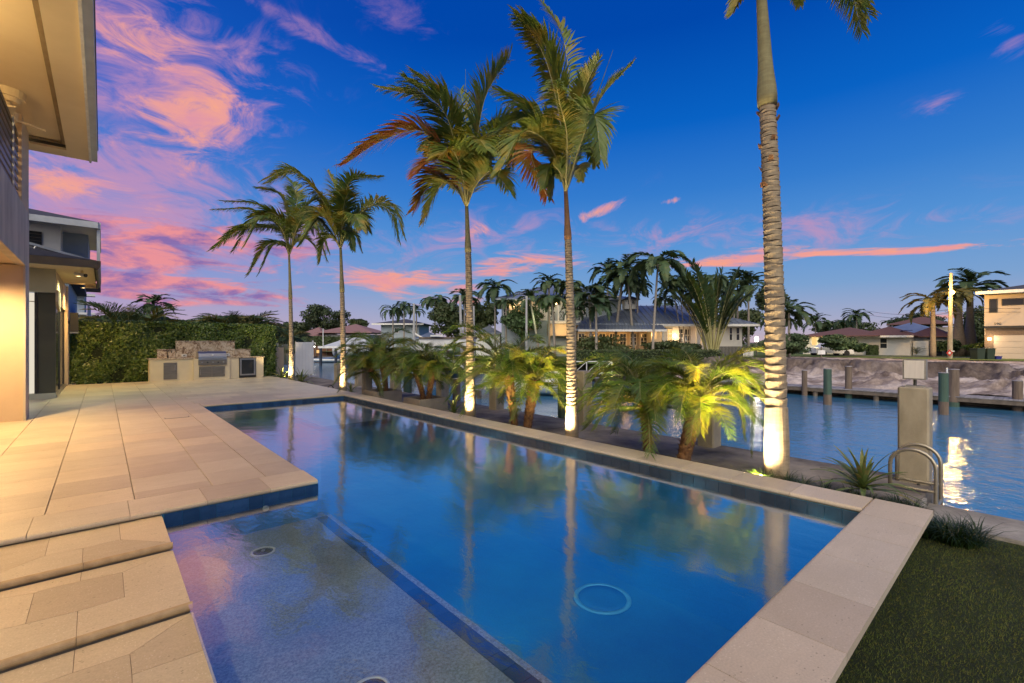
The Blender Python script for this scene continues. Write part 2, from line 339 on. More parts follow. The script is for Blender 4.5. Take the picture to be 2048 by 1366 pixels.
# ------------------------------------------------------------------ mesh helpers
class MB:
    def __init__(s): s.v = []; s.f = []
    def add(s, vs, fs):
        o = len(s.v); s.v += [tuple(v) for v in vs]; s.f += [tuple(i+o for i in f) for f in fs]; return s
    def box(s, x0, y0, z0, x1, y1, z1, M=None):
        vs = [(x0, y0, z0), (x1, y0, z0), (x1, y1, z0), (x0, y1, z0), (x0, y0, z1), (x1, y0, z1), (x1, y1, z1), (x0, y1, z1)]
        if M is not None: vs = [M @ Vector(v) for v in vs]
        return s.add(vs, [(0, 3, 2, 1), (4, 5, 6, 7), (0, 1, 5, 4), (1, 2, 6, 5), (2, 3, 7, 6), (3, 0, 4, 7)])
    def prism(s, poly, z0, z1):
        n = len(poly); vs = [(x, y, z0) for x, y in poly]+[(x, y, z1) for x, y in poly]
        return s.add(vs, [tuple(range(n-1, -1, -1)), tuple(range(n, 2*n))]+[(i, (i+1) % n, n+(i+1) % n, n+i) for i in range(n)])
    def tube(s, pts, rad, n=8, cap=True):
        pts = [Vector(p) for p in pts]
        if not hasattr(rad, '__len__'): rad = [rad]*len(pts)
        up = Vector((0, 0, 1)); rings = []; pu = None
        for i, p in enumerate(pts):
            t = (pts[min(i+1, len(pts)-1)]-pts[max(i-1, 0)]).normalized()
            if pu is None:
                a = Vector((1, 0, 0)) if abs(t.x) < .8 else Vector((0, 1, 0)); pu = t.cross(a).normalized()
            pu = (pu-t*pu.dot(t)).normalized(); w = t.cross(pu)
            rings.append([p+(pu*math.cos(2*math.pi*k/n)+w*math.sin(2*math.pi*k/n))*rad[i] for k in range(n)])
        vs = [v for r in rings for v in r]; fs = []
        for i in range(len(pts)-1):
            for k in range(n):
                a, b = i*n+k, i*n+(k+1) % n; fs.append((a, b, b+n, a+n))
        if cap: fs += [tuple(range(n-1, -1, -1)), tuple(range((len(pts)-1)*n, len(pts)*n))]
        return s.add(vs, fs)
    def sweep(s, prof, A, B, side, capped=True):
        """profile [(u,z)] swept from A to B; u along side"""
        A, B, side = Vector(A), Vector(B), Vector(side); n = len(prof)
        vs = [A+side*u+Vector((0, 0, z)) for u, z in prof]+[B+side*u+Vector((0, 0, z)) for u, z in prof]
        return s.add(vs, [tuple(range(n-1, -1, -1)), tuple(range(n, 2*n))]+[(i, (i+1) % n, n+(i+1) % n, n+i) for i in range(n)])
    def mesh(s, name, mat):
        me = bpy.data.meshes.new(name); me.from_pydata(s.v, [], s.f); me.materials.append(MATS[mat]); me.update(); return me
    def build(s, name, mat, parent=None, smooth=False, **tags):
        me = s.mesh(name, mat)
        if smooth: me.polygons.foreach_set('use_smooth', [True]*len(me.polygons))
        o = link(name, me, parent)
        bmf = None
        for k, v in tags.items(): o[k] = v
        return o
def link(name, me, parent=None, loc=None):
    o = bpy.data.objects.new(name, me); COL.objects.link(o)
    if parent is not None: o.parent = parent
    if loc is not None: o.location = loc
    return o
def np_mesh(name, V, F, mat):
    V = np.asarray(V, dtype=np.float32); F = np.asarray(F, dtype=np.int32); k = F.shape[1]
    me = bpy.data.meshes.new(name); me.vertices.add(len(V)); me.vertices.foreach_set('co', V.ravel())
    me.loops.add(F.size); me.loops.foreach_set('vertex_index', F.ravel()); me.polygons.add(len(F))
    me.polygons.foreach_set('loop_start', np.arange(0, F.size, k, dtype=np.int32)); me.polygons.foreach_set('loop_total', np.full(len(F), k, dtype=np.int32))
    me.materials.append(MATS[mat]); me.update(calc_edges=True); me.validate(); return me
def thing(name, label, cat, loc=(0, 0, 0), rotz=0.0, group=None):
    o = bpy.data.objects.new(name, None); COL.objects.link(o); o.location = loc; o.rotation_euler = (0, 0, rotz)
    o['label'] = label; o['category'] = cat
    if group: o['group'] = group
    o.empty_display_size = .2
    return o
def tag(o, label, cat, group=None):
    o['label'] = label; o['category'] = cat
    if group: o['group'] = group
    return o
def struct_empty(name):
    o = bpy.data.objects.new(name, None); COL.objects.link(o); o['kind'] = 'structure'; return o
def spot(name, loc, target, energy, color, size=1.6, blend=.6, rad=.04, parent=None):
    ld = bpy.data.lights.new(name, 'SPOT'); ld.energy = energy; ld.color = color; ld.spot_size = size; ld.spot_blend = blend; ld.shadow_soft_size = rad
    o = bpy.data.objects.new(name, ld); COL.objects.link(o)
    d = Vector(target)-Vector(loc); o.rotation_euler = d.to_track_quat('-Z', 'Y').to_euler(); o.location = loc
    if parent is not None:
        o.parent = parent; o.matrix_parent_inverse = Matrix.Translation(-Vector(parent.location))
    return o
def point(name, loc, energy, color, rad=.05, parent=None):
    ld = bpy.data.lights.new(name, 'POINT'); ld.energy = energy; ld.color = color; ld.shadow_soft_size = rad
    o = bpy.data.objects.new(name, ld); COL.objects.link(o); o.location = loc
    if parent is not None:
        o.parent = parent; o.matrix_parent_inverse = (Matrix.Translation(Vector(parent.location)) @ Matrix.Rotation(parent.rotation_euler.z, 4, 'Z')).inverted()
    return o
# ================================================================== SETTING: ground, canal
DECK_X0, DECK_Y0, DECK_Y1, DECK_X1 = -4.4, 5.5, 23.6, 5.9
PX0, PX1, PXM, PY0, PY1, PYM = .44, 5.45, 1.87, 1.10, 13.8, 5.52     # pool outline
WALK_X = 8.05; WZ = -.12; CZ = -1.2
def sheet(name, mat, x0, y0, x1, y1, z):
    return MB().add([(x0, y0, z), (x1, y0, z), (x1, y1, z), (x0, y1, z)], [(0, 1, 2, 3)]).build(name, mat, kind='structure')
sheet('canal_bed', 'soil', -400, -700, 900, 1300, -3.2)
sheet('canal_water', 'canal_water_surface', 7.2, -300, 60, 420, CZ)
MB().box(-300, -300, -3.1, 2.0, -8, -.42).box(-300, 24.9, -3.1, 7.6, 400, -.12).build('near_ground', 'far_ground', kind='structure')
MB().box(-60, -8, -3.1, -4.42, 24.9, -.12).build('house_ground', 'far_ground', kind='structure')
MB().box(45, -300, -3.1, 900, 1200, -.32).box(29.6, -300, -3.1, 44.9, -14.2, -.32).build('far_bank_ground', 'far_ground', kind='structure')
# seawall and concrete walk
st = struct_empty('seawall')
MB().box(5.93, .86, -3.0, WALK_X, 24.9, -.2).build('walk_slab', 'walk_concrete', st)
MB().box(6.55, -40, -3.0, 7.30, .83, -.30).build('cap_beam', 'concrete_cap', st)
MB().box(5.93, .83, -3.0, 7.14, .86, -.21).build('walk_edge', 'concrete_cap', st)
MB().box(5.95, .70, -.20, 6.5, 16, -.155).build('planting_bed', 'soil', kind='structure')
# turf
sheet('lawn', 'turf_mat', -2, -8, 6.549, .84, -.34)
def turf():
    n = 150000
    P = np.empty((n, 3)); P[:, 0] = nrg.uniform(2.0, 6.53, n); P[:, 1] = nrg.uniform(-2.6, .80, n); P[:, 2] = -.342
    a = nrg.uniform(0, 2*np.pi, n); w = nrg.uniform(.0012, .0026, n); h = nrg.uniform(.009, .022, n)
    lean = nrg.normal(0, .010, (n, 2))+np.array([.003, -.004])
    V = np.empty((n, 3, 3)); dx = np.cos(a)*w; dy = np.sin(a)*w
    V[:, 0] = P+np.stack([dx, dy, 0*dx], 1); V[:, 1] = P-np.stack([dx, dy, 0*dx], 1)
    V[:, 2] = P+np.stack([lean[:, 0], lean[:, 1], h], 1)
    o = link('turf_grass', np_mesh('turf_grass', V.reshape(-1, 3), np.arange(3*n).reshape(-1, 3), 'turf_blade'))
    o['kind'] = 'stuff'; o['label'] = 'short green artificial turf beside the near pool coping'; o['category'] = 'grass'
turf()
# ================================================================== PATIO
patio = struct_empty('patio')
MB().box(DECK_X0, DECK_Y0+.06, -.6, PXM-.02, DECK_Y1, -.03).box(PXM-.02, PY1+.02, -.6, DECK_X1-.02, DECK_Y1, -.031).build('slab_bed', 'grout', patio)
def bev_slab(L, Wd, t=.03, b=.0025):
    mb = MB()
    vs = [(0, 0, -t), (L, 0, -t), (L, Wd, -t), (0, Wd, -t), (0, 0, -b), (L, 0, -b), (L, Wd, -b), (0, Wd, -b), (b, b, 0), (L-b, b, 0), (L-b, Wd-b, 0), (b, Wd-b, 0)]
    fs = [(0, 1, 5, 4), (1, 2, 6, 5), (2, 3, 7, 6), (3, 0, 4, 7), (4, 5, 9, 8), (5, 6, 10, 9), (6, 7, 11, 10), (7, 4, 8, 11), (8, 9, 10, 11)]
    return mb.add(vs, fs)
colx = [-2.37, -1.72, -1.064, -.40, .245, .917, 1.452]
cache = {}
def slab(x0, y0, x1, y1, gx, gy, z=0.0, mat='deck_stone', name='deck_slab', par=None):
    L, Wd = round(x1-x0-gx, 4), round(y1-y0-gy, 4); k = (L, Wd, mat)
    if k not in cache: cache[k] = bev_slab(L, Wd).mesh(name, mat)
    return link(name, cache[k], par or patio, (x0+gx/2, y0+gy/2, z+rnd.uniform(-.0008, .0008)))
for ci in range(6):
    y = 6.05; first = [.65, .65, .33, .55, .25, .59][ci]
    while y < DECK_Y1-.05:
        s = first if y < 6.06 else .65
        y1 = min(y+s, DECK_Y1); slab(colx[ci], y, colx[ci+1], y1, .006, .005); y = y1
y = 14.3; r = 0
while y < DECK_Y1-.05:
    y1 = min(y+.65, DECK_Y1); x = 1.452+(.0 if r % 2 else .33); 
    if r % 2 == 0: slab(1.452, y, x, y1, .005, .005)
    while x < 5.88:
        x1 = min(x+.66, 5.9)
        if 5.9-x1 < .2: x1 = 5.9
        slab(x, y, x1, y1, .005, .005); x = x1
    y = y1; r += 1
# coping with a rounded nose
def nose_prof(w, t=.05):
    r = t/2; p = [(w, -t), (w, 0)]
    p += [(r-r*math.sin(a), -r+r*math.cos(a)) for a in [i*math.pi/6 for i in range(7)]]
    return p
def coping(A, B, side, w, n, mat='deck_stone', name='coping_slab', gap=.004, par=None, t=.05, z=0.0, cuts=None):
    A, B = Vector(A), Vector(B); L = (B-A).length; dr = (B-A).normalized(); side = Vector(side)
    cuts = cuts or [L*i/n for i in range(n+1)]
    for a, b in zip(cuts[:-1], cuts[1:]):
        ln = b-a-gap; key = ('c', round(ln, 4), w, mat, t, tuple(dr), tuple(side))
        if key not in cache:
            cache[key] = MB().sweep(nose_prof(w, t), (0, 0, 0), dr*ln, side).mesh(name, mat)
        link(name, cache[key], par or patio, A+dr*(a+gap/2)+Vector((0, 0, z)))
coping((-2.37, DECK_Y0, 0), (PXM, DECK_Y0, 0), (0, 1, 0), .545, 7, cuts=[0, .62, 1.24, 1.9, 2.56, 3.16, 3.74, 4.24])
# the left pool edge
coping((PXM, 6.045, 0), (PXM, 14.3, 0), (-1, 0, 0), PXM-1.456, 13)
coping((PXM, PY1, 0), (PX1-.0, PY1, 0), (0, 1, 0), .495, 6)
coping((PX1, PY1+.49, 0), (PX1, PY0, 0), (1, 0, 0), .45, 21, mat='coping_stone')
near_cop = struct_empty('pool_edge')
coping((PX1+.45, PY0, 0), (-1.4, PY0, 0), (0, -1, 0), .46, 12, mat='coping_stone', par=near_cop)
MB().box(-1.4, .80, -.42, PX1+.36, PY0-.03, -.052).build('edge_wall', 'edge_stucco_shaded', near_cop)
MB().box(PX1+.03, PY0-.03, -.42, PX1+.38, 14.25, -.052).build('edge_wall', 'stucco_olive', near_cop)
# drain slot and access hatch
MB().box(0, 0, 0, .05, 2.2, .003).build('drain_slot', 'dark_bronze', patio).location = (-1.47, 8.6, .001)
hx, hd = onY(330, 13.2)
hb = MB()
for a, b, c, d in ((0, 0, .42, .014), (0, 0, .014, .16), (.406, 0, .42, .16)): hb.box(a, b, 0, c, d, .003)
hb.build('access_hatch', 'dark_bronze', patio).location = (onY(330, 11.9)[0], 11.9, .0015)
# ------------------------------------------------------------------ wide steps beside the pool
steps = struct_empty('garden_steps')
Zs = (-.057, -.114, -.171)
def cp(cx, cy, z):
    px, py = cx*450/1680, 1000+cy*366/1366
    v = GP(px, py, z); return v
polys = {
 0: [[(-500, 376), (635, 162), (635, 215), (370, 285), (-500, 430)], [(635, 162), (1195, 55), (888, 180), (635, 215)],
     [(635, 215), (888, 180), (900, 295), (620, 360), (335, 415), (370, 285)], [(888, 180), (1195, 55), (1290, 325), (900, 295)],
     [(900, 295), (1290, 325), (612, 490), (620, 360)], [(335, 415), (620, 360), (612, 490), (-440, 732)],
     [(370, 285), (335, 415), (-440, 732), (-500, 746), (-500, 430)]],
 1: [[(-500, 746), (612, 490), (600, 605), (345, 665), (255, 695), (-500, 690)], [(612, 490), (1290, 335), (915, 540), (600, 605)],
     [(255, 695), (345, 665), (600, 605), (915, 540), (930, 725), (580, 830), (190, 925)], [(-500, 690), (255, 695), (190, 925), (-500, 1080)],
     [(190, 925), (580, 830), (565, 1065), (-500, 1375), (-500, 1080)], [(915, 540), (1290, 335), (1440, 765), (565, 1065), (580, 830), (930, 725)]],
 2: [[(-500, 1402), (563, 1068), (543, 1290), (300, 1375), (-500, 1640)], [(563, 1068), (1450, 795), (970, 1150), (543, 1290)],
     [(970, 1150), (1450, 795), (1562, 1105), (985, 1305)], [(985, 1305), (1562, 1105), (1780, 1750), (1010, 1980)],
     [(543, 1290), (970, 1150), (985, 1305), (1010, 1980), (300, 2230), (-500, 2500), (-500, 1640), (300, 1375)]]}
YN = [4.70, 3.66, 1.2]; XE = [.425, .435, .447]
for k in range(3):
    z = Zs[k]; ytop = [5.53, 4.70, 3.66][k]; yb = YN[k]+(.028 if k < 2 else 0)
    for poly in polys[k]:
        P = []
        for c in poly:
            v = cp(c[0], c[1], z); v.x = min(v.x, XE[k]); 
            if v.x > XE[k]-.06: v.x = XE[k]
            v.y = min(max(v.y, yb), ytop-.004)
            if abs(v.y-ytop) < .07: v.y = ytop-.004
            if abs(v.y-yb) < .09: v.y = yb
            P.append(Vector((v.x, v.y)))
        # drop doubled points
        Q = [P[0]]
        for p in P[1:]:
            if (p-Q[-1]).length > .01 and (p-Q[0]).length > .01: Q.append(p)
        area = sum(Q[i].x*Q[(i+1) % len(Q)].y-Q[(i+1) % len(Q)].x*Q[i].y for i in range(len(Q)))
        if area < 0: Q.reverse()
        n = len(Q); S = []
        for i in range(n):                                   # inset every edge by 2 mm
            a, b, c = Q[i-1], Q[i], Q[(i+1) % n]
            e1 = (b-a).normalized(); e2 = (c-b).normalized(); n1 = Vector((-e1.y, e1.x)); n2 = Vector((-e2.y, e2.x))
            bis = n1+n2; bis = bis/max(bis.dot(n1), .35); S.append(b+bis*.0018)
        cx0, cy0 = sum(p.x for p in S)/n, sum(p.y for p in S)/n
        o = MB().prism([(p.x-cx0, p.y-cy0) for p in S], -.04, 0).build('paving_slab', 'step_stone', steps); o.location = (cx0, cy0, z)
    MB().box(-4.0, yb, z-.30, XE[k]-.004, ytop, z-.0045).build('step_bed', 'grout', steps)
# step nosing
for k in range(2):
    z = Zs[k]; xs = [-3.2, cp(*([(620, 480), (565, 1065)][k]), z).x, XE[k]+.012]
    for a, b in zip(xs[:-1], xs[1:]):
        MB().sweep([(.03, -.052)]+[(.028-.028*math.sin(t), -.028+.028*math.cos(t)) for t in [i*math.pi/8 for i in range(9)]][::-1]+[(.03, 0)][:1],
                   (a+.002, YN[k], z), (b-.002, YN[k], z), (0, 1, 0)).build('step_nosing', 'bullnose_shaded', steps)
# ================================================================== POOL
pool = struct_empty('pool')
SZ, DZ, BZ = -.43, -1.75, -.36
def quad(mb, a, b, c, d): mb.add([a, b, c, d], [(0, 1, 2, 3)])
fl = MB(); fl.add([(1.95, PY0, DZ), (PX1, PY0, DZ), (PX1, PY1, DZ), (PXM, PY1, DZ), (PXM, PYM, DZ), (1.95, PYM, DZ)], [(0, 1, 2, 3, 4, 5)])
W_ = [((PX1, PY0), (PX1, PY1)), ((PX1, PY1), (PXM, PY1)), ((PXM, PY1), (PXM, PYM)), ((PX1, PY0), (PX0-.6, PY0))]
for (a, b) in W_: quad(fl, (*a, DZ-.1), (*b, DZ-.1), (*b, -.049), (*a, -.049))
fl.build('deep_basin', 'pool_plaster', pool)
sh = MB().box(PX0-.05, PY0-.1, DZ-.05, 1.955, PYM+.1, SZ); sh.build('sun_shelf', 'shelf_plaster', pool)
quad_w = MB(); quad(quad_w, (PX0-.03, PYM, SZ), (PXM, PYM, SZ), (PXM, PYM, -.049), (PX0-.03, PYM, -.049)); quad_w.build('shelf_back_wall', 'pool_plaster', pool)
MB().box(1.955, PY0, SZ-.25, 2.005, PYM-.04, SZ+.004).build('shelf_rim', 'shelf_rim', pool)
MB().box(3.72, 10.75, DZ, PX1, PY1, BZ-.02).build('bench', 'pool_plaster', pool); MB().box(3.72, 10.75, BZ-.019, PX1, PY1, BZ).build('bench_top', 'shelf_rim', pool)
MB().box(3.70, 10.73, BZ-.08, 3.79, PY1, BZ+.006).box(3.79, 10.73, BZ-.08, PX1, 10.83, BZ+.006).build('bench_border', 'shelf_tile', pool)
MB().box(PXM, 12.6, DZ, 3.4, PY1, -.75).box(PXM, 13.2, DZ, 3.4, PY1, -.45).build('entry_steps', 'pool_plaster', pool)
def tiles(A, B, n, mat, out, h=.15, t=.008, z=-.052, name='waterline_tile', gap=.004):
    A, B = Vector((*A, z)), Vector((*B, z)); dr = (B-A).normalized(); L = (B-A).length/n; o_ = Vector(out)
    vs = []
    for u in (gap/2, L-gap/2):
        for w in (0, t):
            for zz in (0, -h): vs.append(dr*u+o_*w+Vector((0, 0, zz)))
    me = MB().add(vs, [(0, 1, 3, 2), (4, 6, 7, 5), (0, 2, 6, 4), (1, 5, 7, 3), (2, 3, 7, 6), (0, 4, 5, 1)]).mesh(name, mat)
    for i in range(n): link(name, me, pool, A+dr*(L*i))
tiles((PX1, PY0), (PX1, PY1), 83, 'pool_tile_pale', (-1, 0, 0))
tiles((PX1-.01, PY1), (PXM, PY1), 24, 'pool_tile', (0, -1, 0))
tiles((PXM, PY1), (PXM, PYM), 54, 'pool_tile', (1, 0, 0))
tiles((PXM+.008, PYM), (PX0, PYM), 10, 'pool_tile', (0, -1, 0), h=.1)
tiles((PXM+.008, PYM), (PX0, PYM), 10, 'pool_tile', (0, -1, 0), h=.1, z=-.155)
me = MB().box(-.058, 0, -.004, .058, .146, .006).mesh('shelf_tile', 'shelf_tile')
for i in range(29): link('shelf_tile', me, pool, (1.895, PY0+.02+i*.15, SZ))
MB().add([(PX0-.02, PY0-.005, WZ), (PX1-.002, PY0-.005, WZ), (PX1-.002, PY1, WZ), (PXM, PY1, WZ), (PXM, PYM, WZ), (PX0-.02, PYM, WZ)], [(0, 1, 2, 3, 4, 5)]).build('pool_water', 'pool_water_surface', kind='structure')
# bubblers and drain
def ring(name, mat, r0, r1, z0, z1, par, loc, n=36):
    vs = []; fs = []
    for i in range(n):
        a = 2*math.pi*i/n
        for r, z in ((r0, z0), (r1, z0), (r1, z1), (r0, z1)): vs.append((r*math.cos(a), r*math.sin(a), z))
    for i in range(n):
        for k in range(4): fs.append((i*4+k, ((i+1) % n)*4+k, ((i+1) % n)*4+(k+1) % 4, i*4+(k+1) % 4))
    o = MB().add(vs, fs).build(name, mat, par, True); o.location = loc; return o
def disc(name, mat, r, h, par, loc, n=28, dome=0.0):
    mb = MB(); vs = [(0, 0, h+dome)]+[(r*.6*math.cos(2*math.pi*i/n), r*.6*math.sin(2*math.pi*i/n), h+dome*.7) for i in range(n)]+[(r*math.cos(2*math.pi*i/n), r*math.sin(2*math.pi*i/n), h) for i in range(n)]+[(r*math.cos(2*math.pi*i/n), r*math.sin(2*math.pi*i/n), 0) for i in range(n)]
    fs = [(0, 1+i, 1+(i+1) % n) for i in range(n)]
    for q in (0, 1): fs += [(1+q*n+i, 1+(q+1)*n+i, 1+(q+1)*n+(i+1) % n, 1+q*n+(i+1) % n) for i in range(n)]
    o = mb.add(vs, fs).build(name, mat, par, True); o.location = loc; return o
simple('lens_dark', (.10, .085, .03), (.04, .035, .015), 30, .2)
for (x, y, lab) in ((1.16, 4.93, 'round bubbler light with pale rim on the sun shelf near the deck corner'), (1.17, 2.56, 'round bubbler light with white rim on the sun shelf, nearest the camera')):
    t = thing('pool_light', lab, 'pool light', (x, y, SZ), 0, 'bubbler lights in the sun shelf')
    ring('rim', 'white_plastic', .088, .108, 0, .012, t, (0, 0, 0)); disc('lens', 'lens_dark', .088, .006, t, (0, 0, 0), dome=.01)
    disc('nozzle', 'steel', .018, .02, t, (0, 0, 0))
t = thing('floor_drain', 'large pale ring drain cover on the deep pool floor', 'drain', (4.88, 3.74, DZ+.002))
emis('drain_glow', (.10, .55, .70), .28)
simple('drain_pale', (.12, .50, .62), rough=.5)
ring('rim', 'drain_pale', .31, .37, 0, .012, t, (0, 0, 0)); disc('cover', 'pool_plaster', .309, .008, t, (0, 0, 0))
t = thing('return_fitting', 'small white water inlet in the tiled wall under the deck edge', 'fitting', (1.32, PYM-.01, -.20))
o = disc('eyeball', 'white_plastic', .03, .02, t, (0, 0, 0)); o.rotation_euler = (math.radians(90), 0, 0)
for i, (x, y, lab) in enumerate(((2.02, 2.2, 'underwater lamp in the shelf wall closest to the camera'), (2.02, 4.4, 'underwater lamp in the shelf wall by the deck corner'), (PXM+.02, 7.6, 'underwater lamp below the deck edge near the corner'), (PXM+.02, 10.6, 'underwater lamp below the deck edge by the entry steps'))):
    t = thing('pool_light', lab, 'pool light', (x, y, -1.35), 0, 'lamps in the pool walls')
    o = disc('lens', 'drain_glow', .11, .03, t, (0, 0, 0)); o.rotation_euler = (0, math.radians(90), 0)
    point('lamp', (x+.45, y, -1.35), 28, (.30, .80, 1.0), .15, t)
# ================================================================== HOUSE (left)
house = thing('house', 'two storey modern house with warm lit pier, grey balcony and deep cream eaves', 'house', (-1.17, 14, 0))
HI = Matrix.Translation((1.17, -14, 0))
def hp(mb, name, mat, par=None, smooth=False):
    o = mb.build(name, mat, par or house, smooth); o.data.transform(HI) if (par is None or par is house) else None; return o
hp(MB().box(-6, 13.58, 0, -1.20, 14.12, 3.14), 'pier_wall', 'stucco_warm')
hp(MB().box(-1.20, 13.55, 0, -1.165, 14.15, 3.14), 'pier_end', 'stucco_grey')
hp(MB().box(-1.30, 1.0, 3.14, -1.165, 14.15, 4.30), 'balcony_parapet', 'stucco_grey')
hp(MB().box(-6, 1.0, 3.16, -1.302, 13.9, 3.26), 'balcony_soffit', 'stucco_warm')
hp(MB().box(-1.295, 13.0, 4.303, -1.17, 14.14, 6.0), 'balcony_column', 'stucco_warm')
hp(MB().box(-5, 14.16, 3.3, -1.30, 14.3, 6.0), 'rear_wall', 'stucco_warm')
hp(MB().box(-5.2, -4, 0, -5.0, 13.57, 6.0), 'room_wall', 'stucco_warm')
rail = bpy.data.objects.new('balcony_screen', None); COL.objects.link(rail); rail.parent = house
for i in range(9):
    MB().box(0, 0, 0, .03, 11.85, .085).build('slat', 'dark_bronze', rail).location = (-.07, -12.9, 4.36+i*.145)
for yv in (-1.9, -3.6, -5.3, -7.0): MB().box(0, 0, 0, .02, .05, 1.32).build('post', 'fascia_metal', rail).location = (-.035, yv, 4.302)
# big eave
ez = 6.0
hp(MB().box(-.62, -2, ez, -.24, 15.3, ez+.05).box(-5, 14.78, ez, -.621, 15.3, ez+.05), 'soffit_border', 'soffit_cream')
hp(MB().box(-.70, -2, ez+.12, -.60, 14.85, ez+.14).box(-5, 14.70, ez+.12, -.701, 14.85, ez+.14), 'soffit_step', 'soffit_board')
hp(MB().box(-.625, -2, ez+.051, -.60, 14.80, ez+.16).box(-5, 14.785, ez+.051, -.626, 14.80, ez+.16), 'reveal_trim', 'dark_bronze')
hp(MB().box(-5, -2, ez+.165, -.60, 14.9, ez+.20), 'soffit_panel', 'soffit_cream')
hp(MB().box(-.24, -2, ez-.03, -.20, 15.33, ez+.34), 'fascia', 'trim_white')
hp(MB().box(-.20, -2, ez+.02, -.09, 15.33, ez+.31), 'gutter', 'fascia_metal')
hp(MB().box(-.20, -2, ez+.31, -.075, 15.35, ez+.35), 'drip_edge', 'dark_bronze')
hp(MB().add([(-5, -2, ez+.345), (-.10, -2, ez+.345), (-.10, 15.35, ez+.345), (-5, 15.35, ez+.345), (-5, -2, ez+1.6), (-5, 15.35, ez+1.6)],
   [(0, 3, 2, 1), (1, 2, 5, 4), (0, 1, 4), (2, 3, 5)]), 'roof', 'roof_dark')
# ceiling fan by the eave
fx, fd = onY(12, 12.4)
fan = thing('ceiling_fan', 'cream outdoor ceiling fan hanging under the upper eave', 'ceiling fan', (fx, 12.4, ez))
MB().tube([(0, 0, .16), (0, 0, .02)], [.26, .25], 24).tube([(0, 0, .02), (0, 0, -.05)], [.2, .17], 24).build('mount', 'soffit_cream', fan, False)
MB().tube([(0, 0, -.05), (0, 0, -.22)], [.07, .1], 16).tube([(0, 0, -.22), (0, 0, -.36)], [.16, .15], 20).build('motor', 'soffit_cream', fan)
for k in range(3):
    a = math.radians(40+120*k); M = Matrix.Translation((0, 0, -.3)) @ Matrix.Rotation(a, 4, 'Z') @ Matrix.Rotation(.25, 4, 'X')
    MB().box(.12, -.075, -.012, .58, .085, .012, M).build('blade', 'soffit_cream', fan)
# ground floor wing with sliding doors
HX = -.985
hp(MB().box(-5, 18.18, 3.05, HX, 18.35, 3.62), 'beam_wall', 'stucco_olive')
hp(MB().box(-5, 18.12, 2.97, HX, 18.35, 3.045), 'beam_trim', 'stucco_olive')
XQ = onY(75.5, 18.35)[0]
hp(MB().box(XQ, 18.30, .16, HX-.003, 18.42, 2.965), 'corner_panel', 'olive_panel')
hp(MB().box(-5, 18.26, 0, HX, 18.44, .155), 'plinth', 'stucco_olive')
hp(MB().box(-2.6, 18.42, .16, XQ-.06, 18.45, 2.95), 'frosted_pane', 'window_lit_white')
hp(MB().box(XQ-.06, 18.28, .16, XQ-.002, 18.42, 2.96), 'pane_frame', 'dark_bronze')
hp(MB().box(-5, 18.36, 2.70, HX, 23.6, 2.72).box(HX-.12, 18.36, 2.72, HX, 23.6, 3.60), 'side_wall', 'stucco_warm')
for yy in (18.46, 20.9): [hp(MB().box(HX-.10, q_, 0, HX-.04, q_+.09, 2.69), 'door_frame', 'dark_bronze') for q_ in (yy, yy+2.2)]
hp(MB().box(HX-.09, 18.47, 0.002, HX+.02, 23.2, .07), 'door_sill', 'steel')
hp(MB().box(HX-.075, 18.55, .07, HX-.06, 20.65, 2.69), 'glass_door', 'window_dark')
hp(MB().box(HX-.085, 20.99, .07, HX-.07, 23.1, 2.69), 'glass_door', 'window_dark')
hp(MB().box(HX-.3, 23.2, 0, HX+.05, 24.0, 3.60), 'end_wall', 'stucco_warm')
# curved bracket
br = MB(); prof = [(0, 3.04), (0, 2.72), (.05, 2.62), (.13, 2.55), (.2, 2.50), (.3, 2.48), (.3, 3.04)]
hp(MB().add([(HX+.001, 18.2+u*3.5, z) for u, z in prof]+[(HX+.055, 18.2+u*3.5, z) for u, z in prof],
   [tuple(range(6, -1, -1)), tuple(range(7, 14))]+[(i, (i+1) % 7, 7+(i+1) % 7, 7+i) for i in range(7)]), 'beam_side', 'stucco_warm')
EY0, EY1, EX = 16.6, 22.4, -.12
hp(MB().box(-5, EY0+.05, 3.62, EX-.05, EY1, 3.66), 'lower_soffit', 'soffit_cream')
hp(MB().box(-.45, EY1-.35, 3.50, EX-.05, EY1, 3.619), 'soffit_trim', 'stucco_warm')
simple('gutter_brown', (.16, .13, .085), (.12, .10, .065), 3, .4)
hp(MB().box(-5, EY0, 3.56, EX, EY0+.045, 3.76), 'lower_fascia', 'gutter_brown')
hp(MB().sweep([(0, 3.50), (.05, 3.52), (.10, 3.62), (.11, 3.76), (0, 3.76)], (EX-.02, EY0+.046, 0), (EX-.02, EY1, 0), (1, 0, 0)), 'lower_gutter', 'gutter_brown')
hp(MB().add([(-5, EY0, 3.765), (EX, EY0, 3.765), (EX, EY1, 3.765), (-5, EY1, 3.765), (-5, EY0+1, 4.6), (-5, EY1, 4.6)], [(0, 3, 2, 1), (0, 1, 4), (1, 2, 5, 4), (2, 3, 5)]), 'lower_roof', 'roof_dark')
# camera under the eave
t = thing('security_camera', 'white bullet security camera fixed under the lower eave', 'camera', (-.42, 18.0, 3.60))
MB().tube([(0, 0, .03), (0, 0, -.06)], .03, 10).build('bracket', 'soffit_cream', t)
MB().tube([(-.16, .05, -.07), (.05, -.10, -.12)], .05, 12).build('body', 'white_plastic', t)
MB().tube([(.05, -.10, -.12), (.075, -.118, -.126)], .052, 12).build('lens', 'black_metal', t)
t = thing('wall_speaker', 'black box speaker on the end of the house wall beside the hedge', 'speaker', (HX+.22, 23.4, 2.3))
MB().box(-.13, -.1, -.35, .1, .12, .35).build('case', 'black_metal', t); MB().box(-.13, -.102, -.40, .1, .12, -.355).build('base_trim', 'steel', t); MB().box(-.18, 0, -.05, -.131, .05, .05).build('bracket', 'black_metal', t)
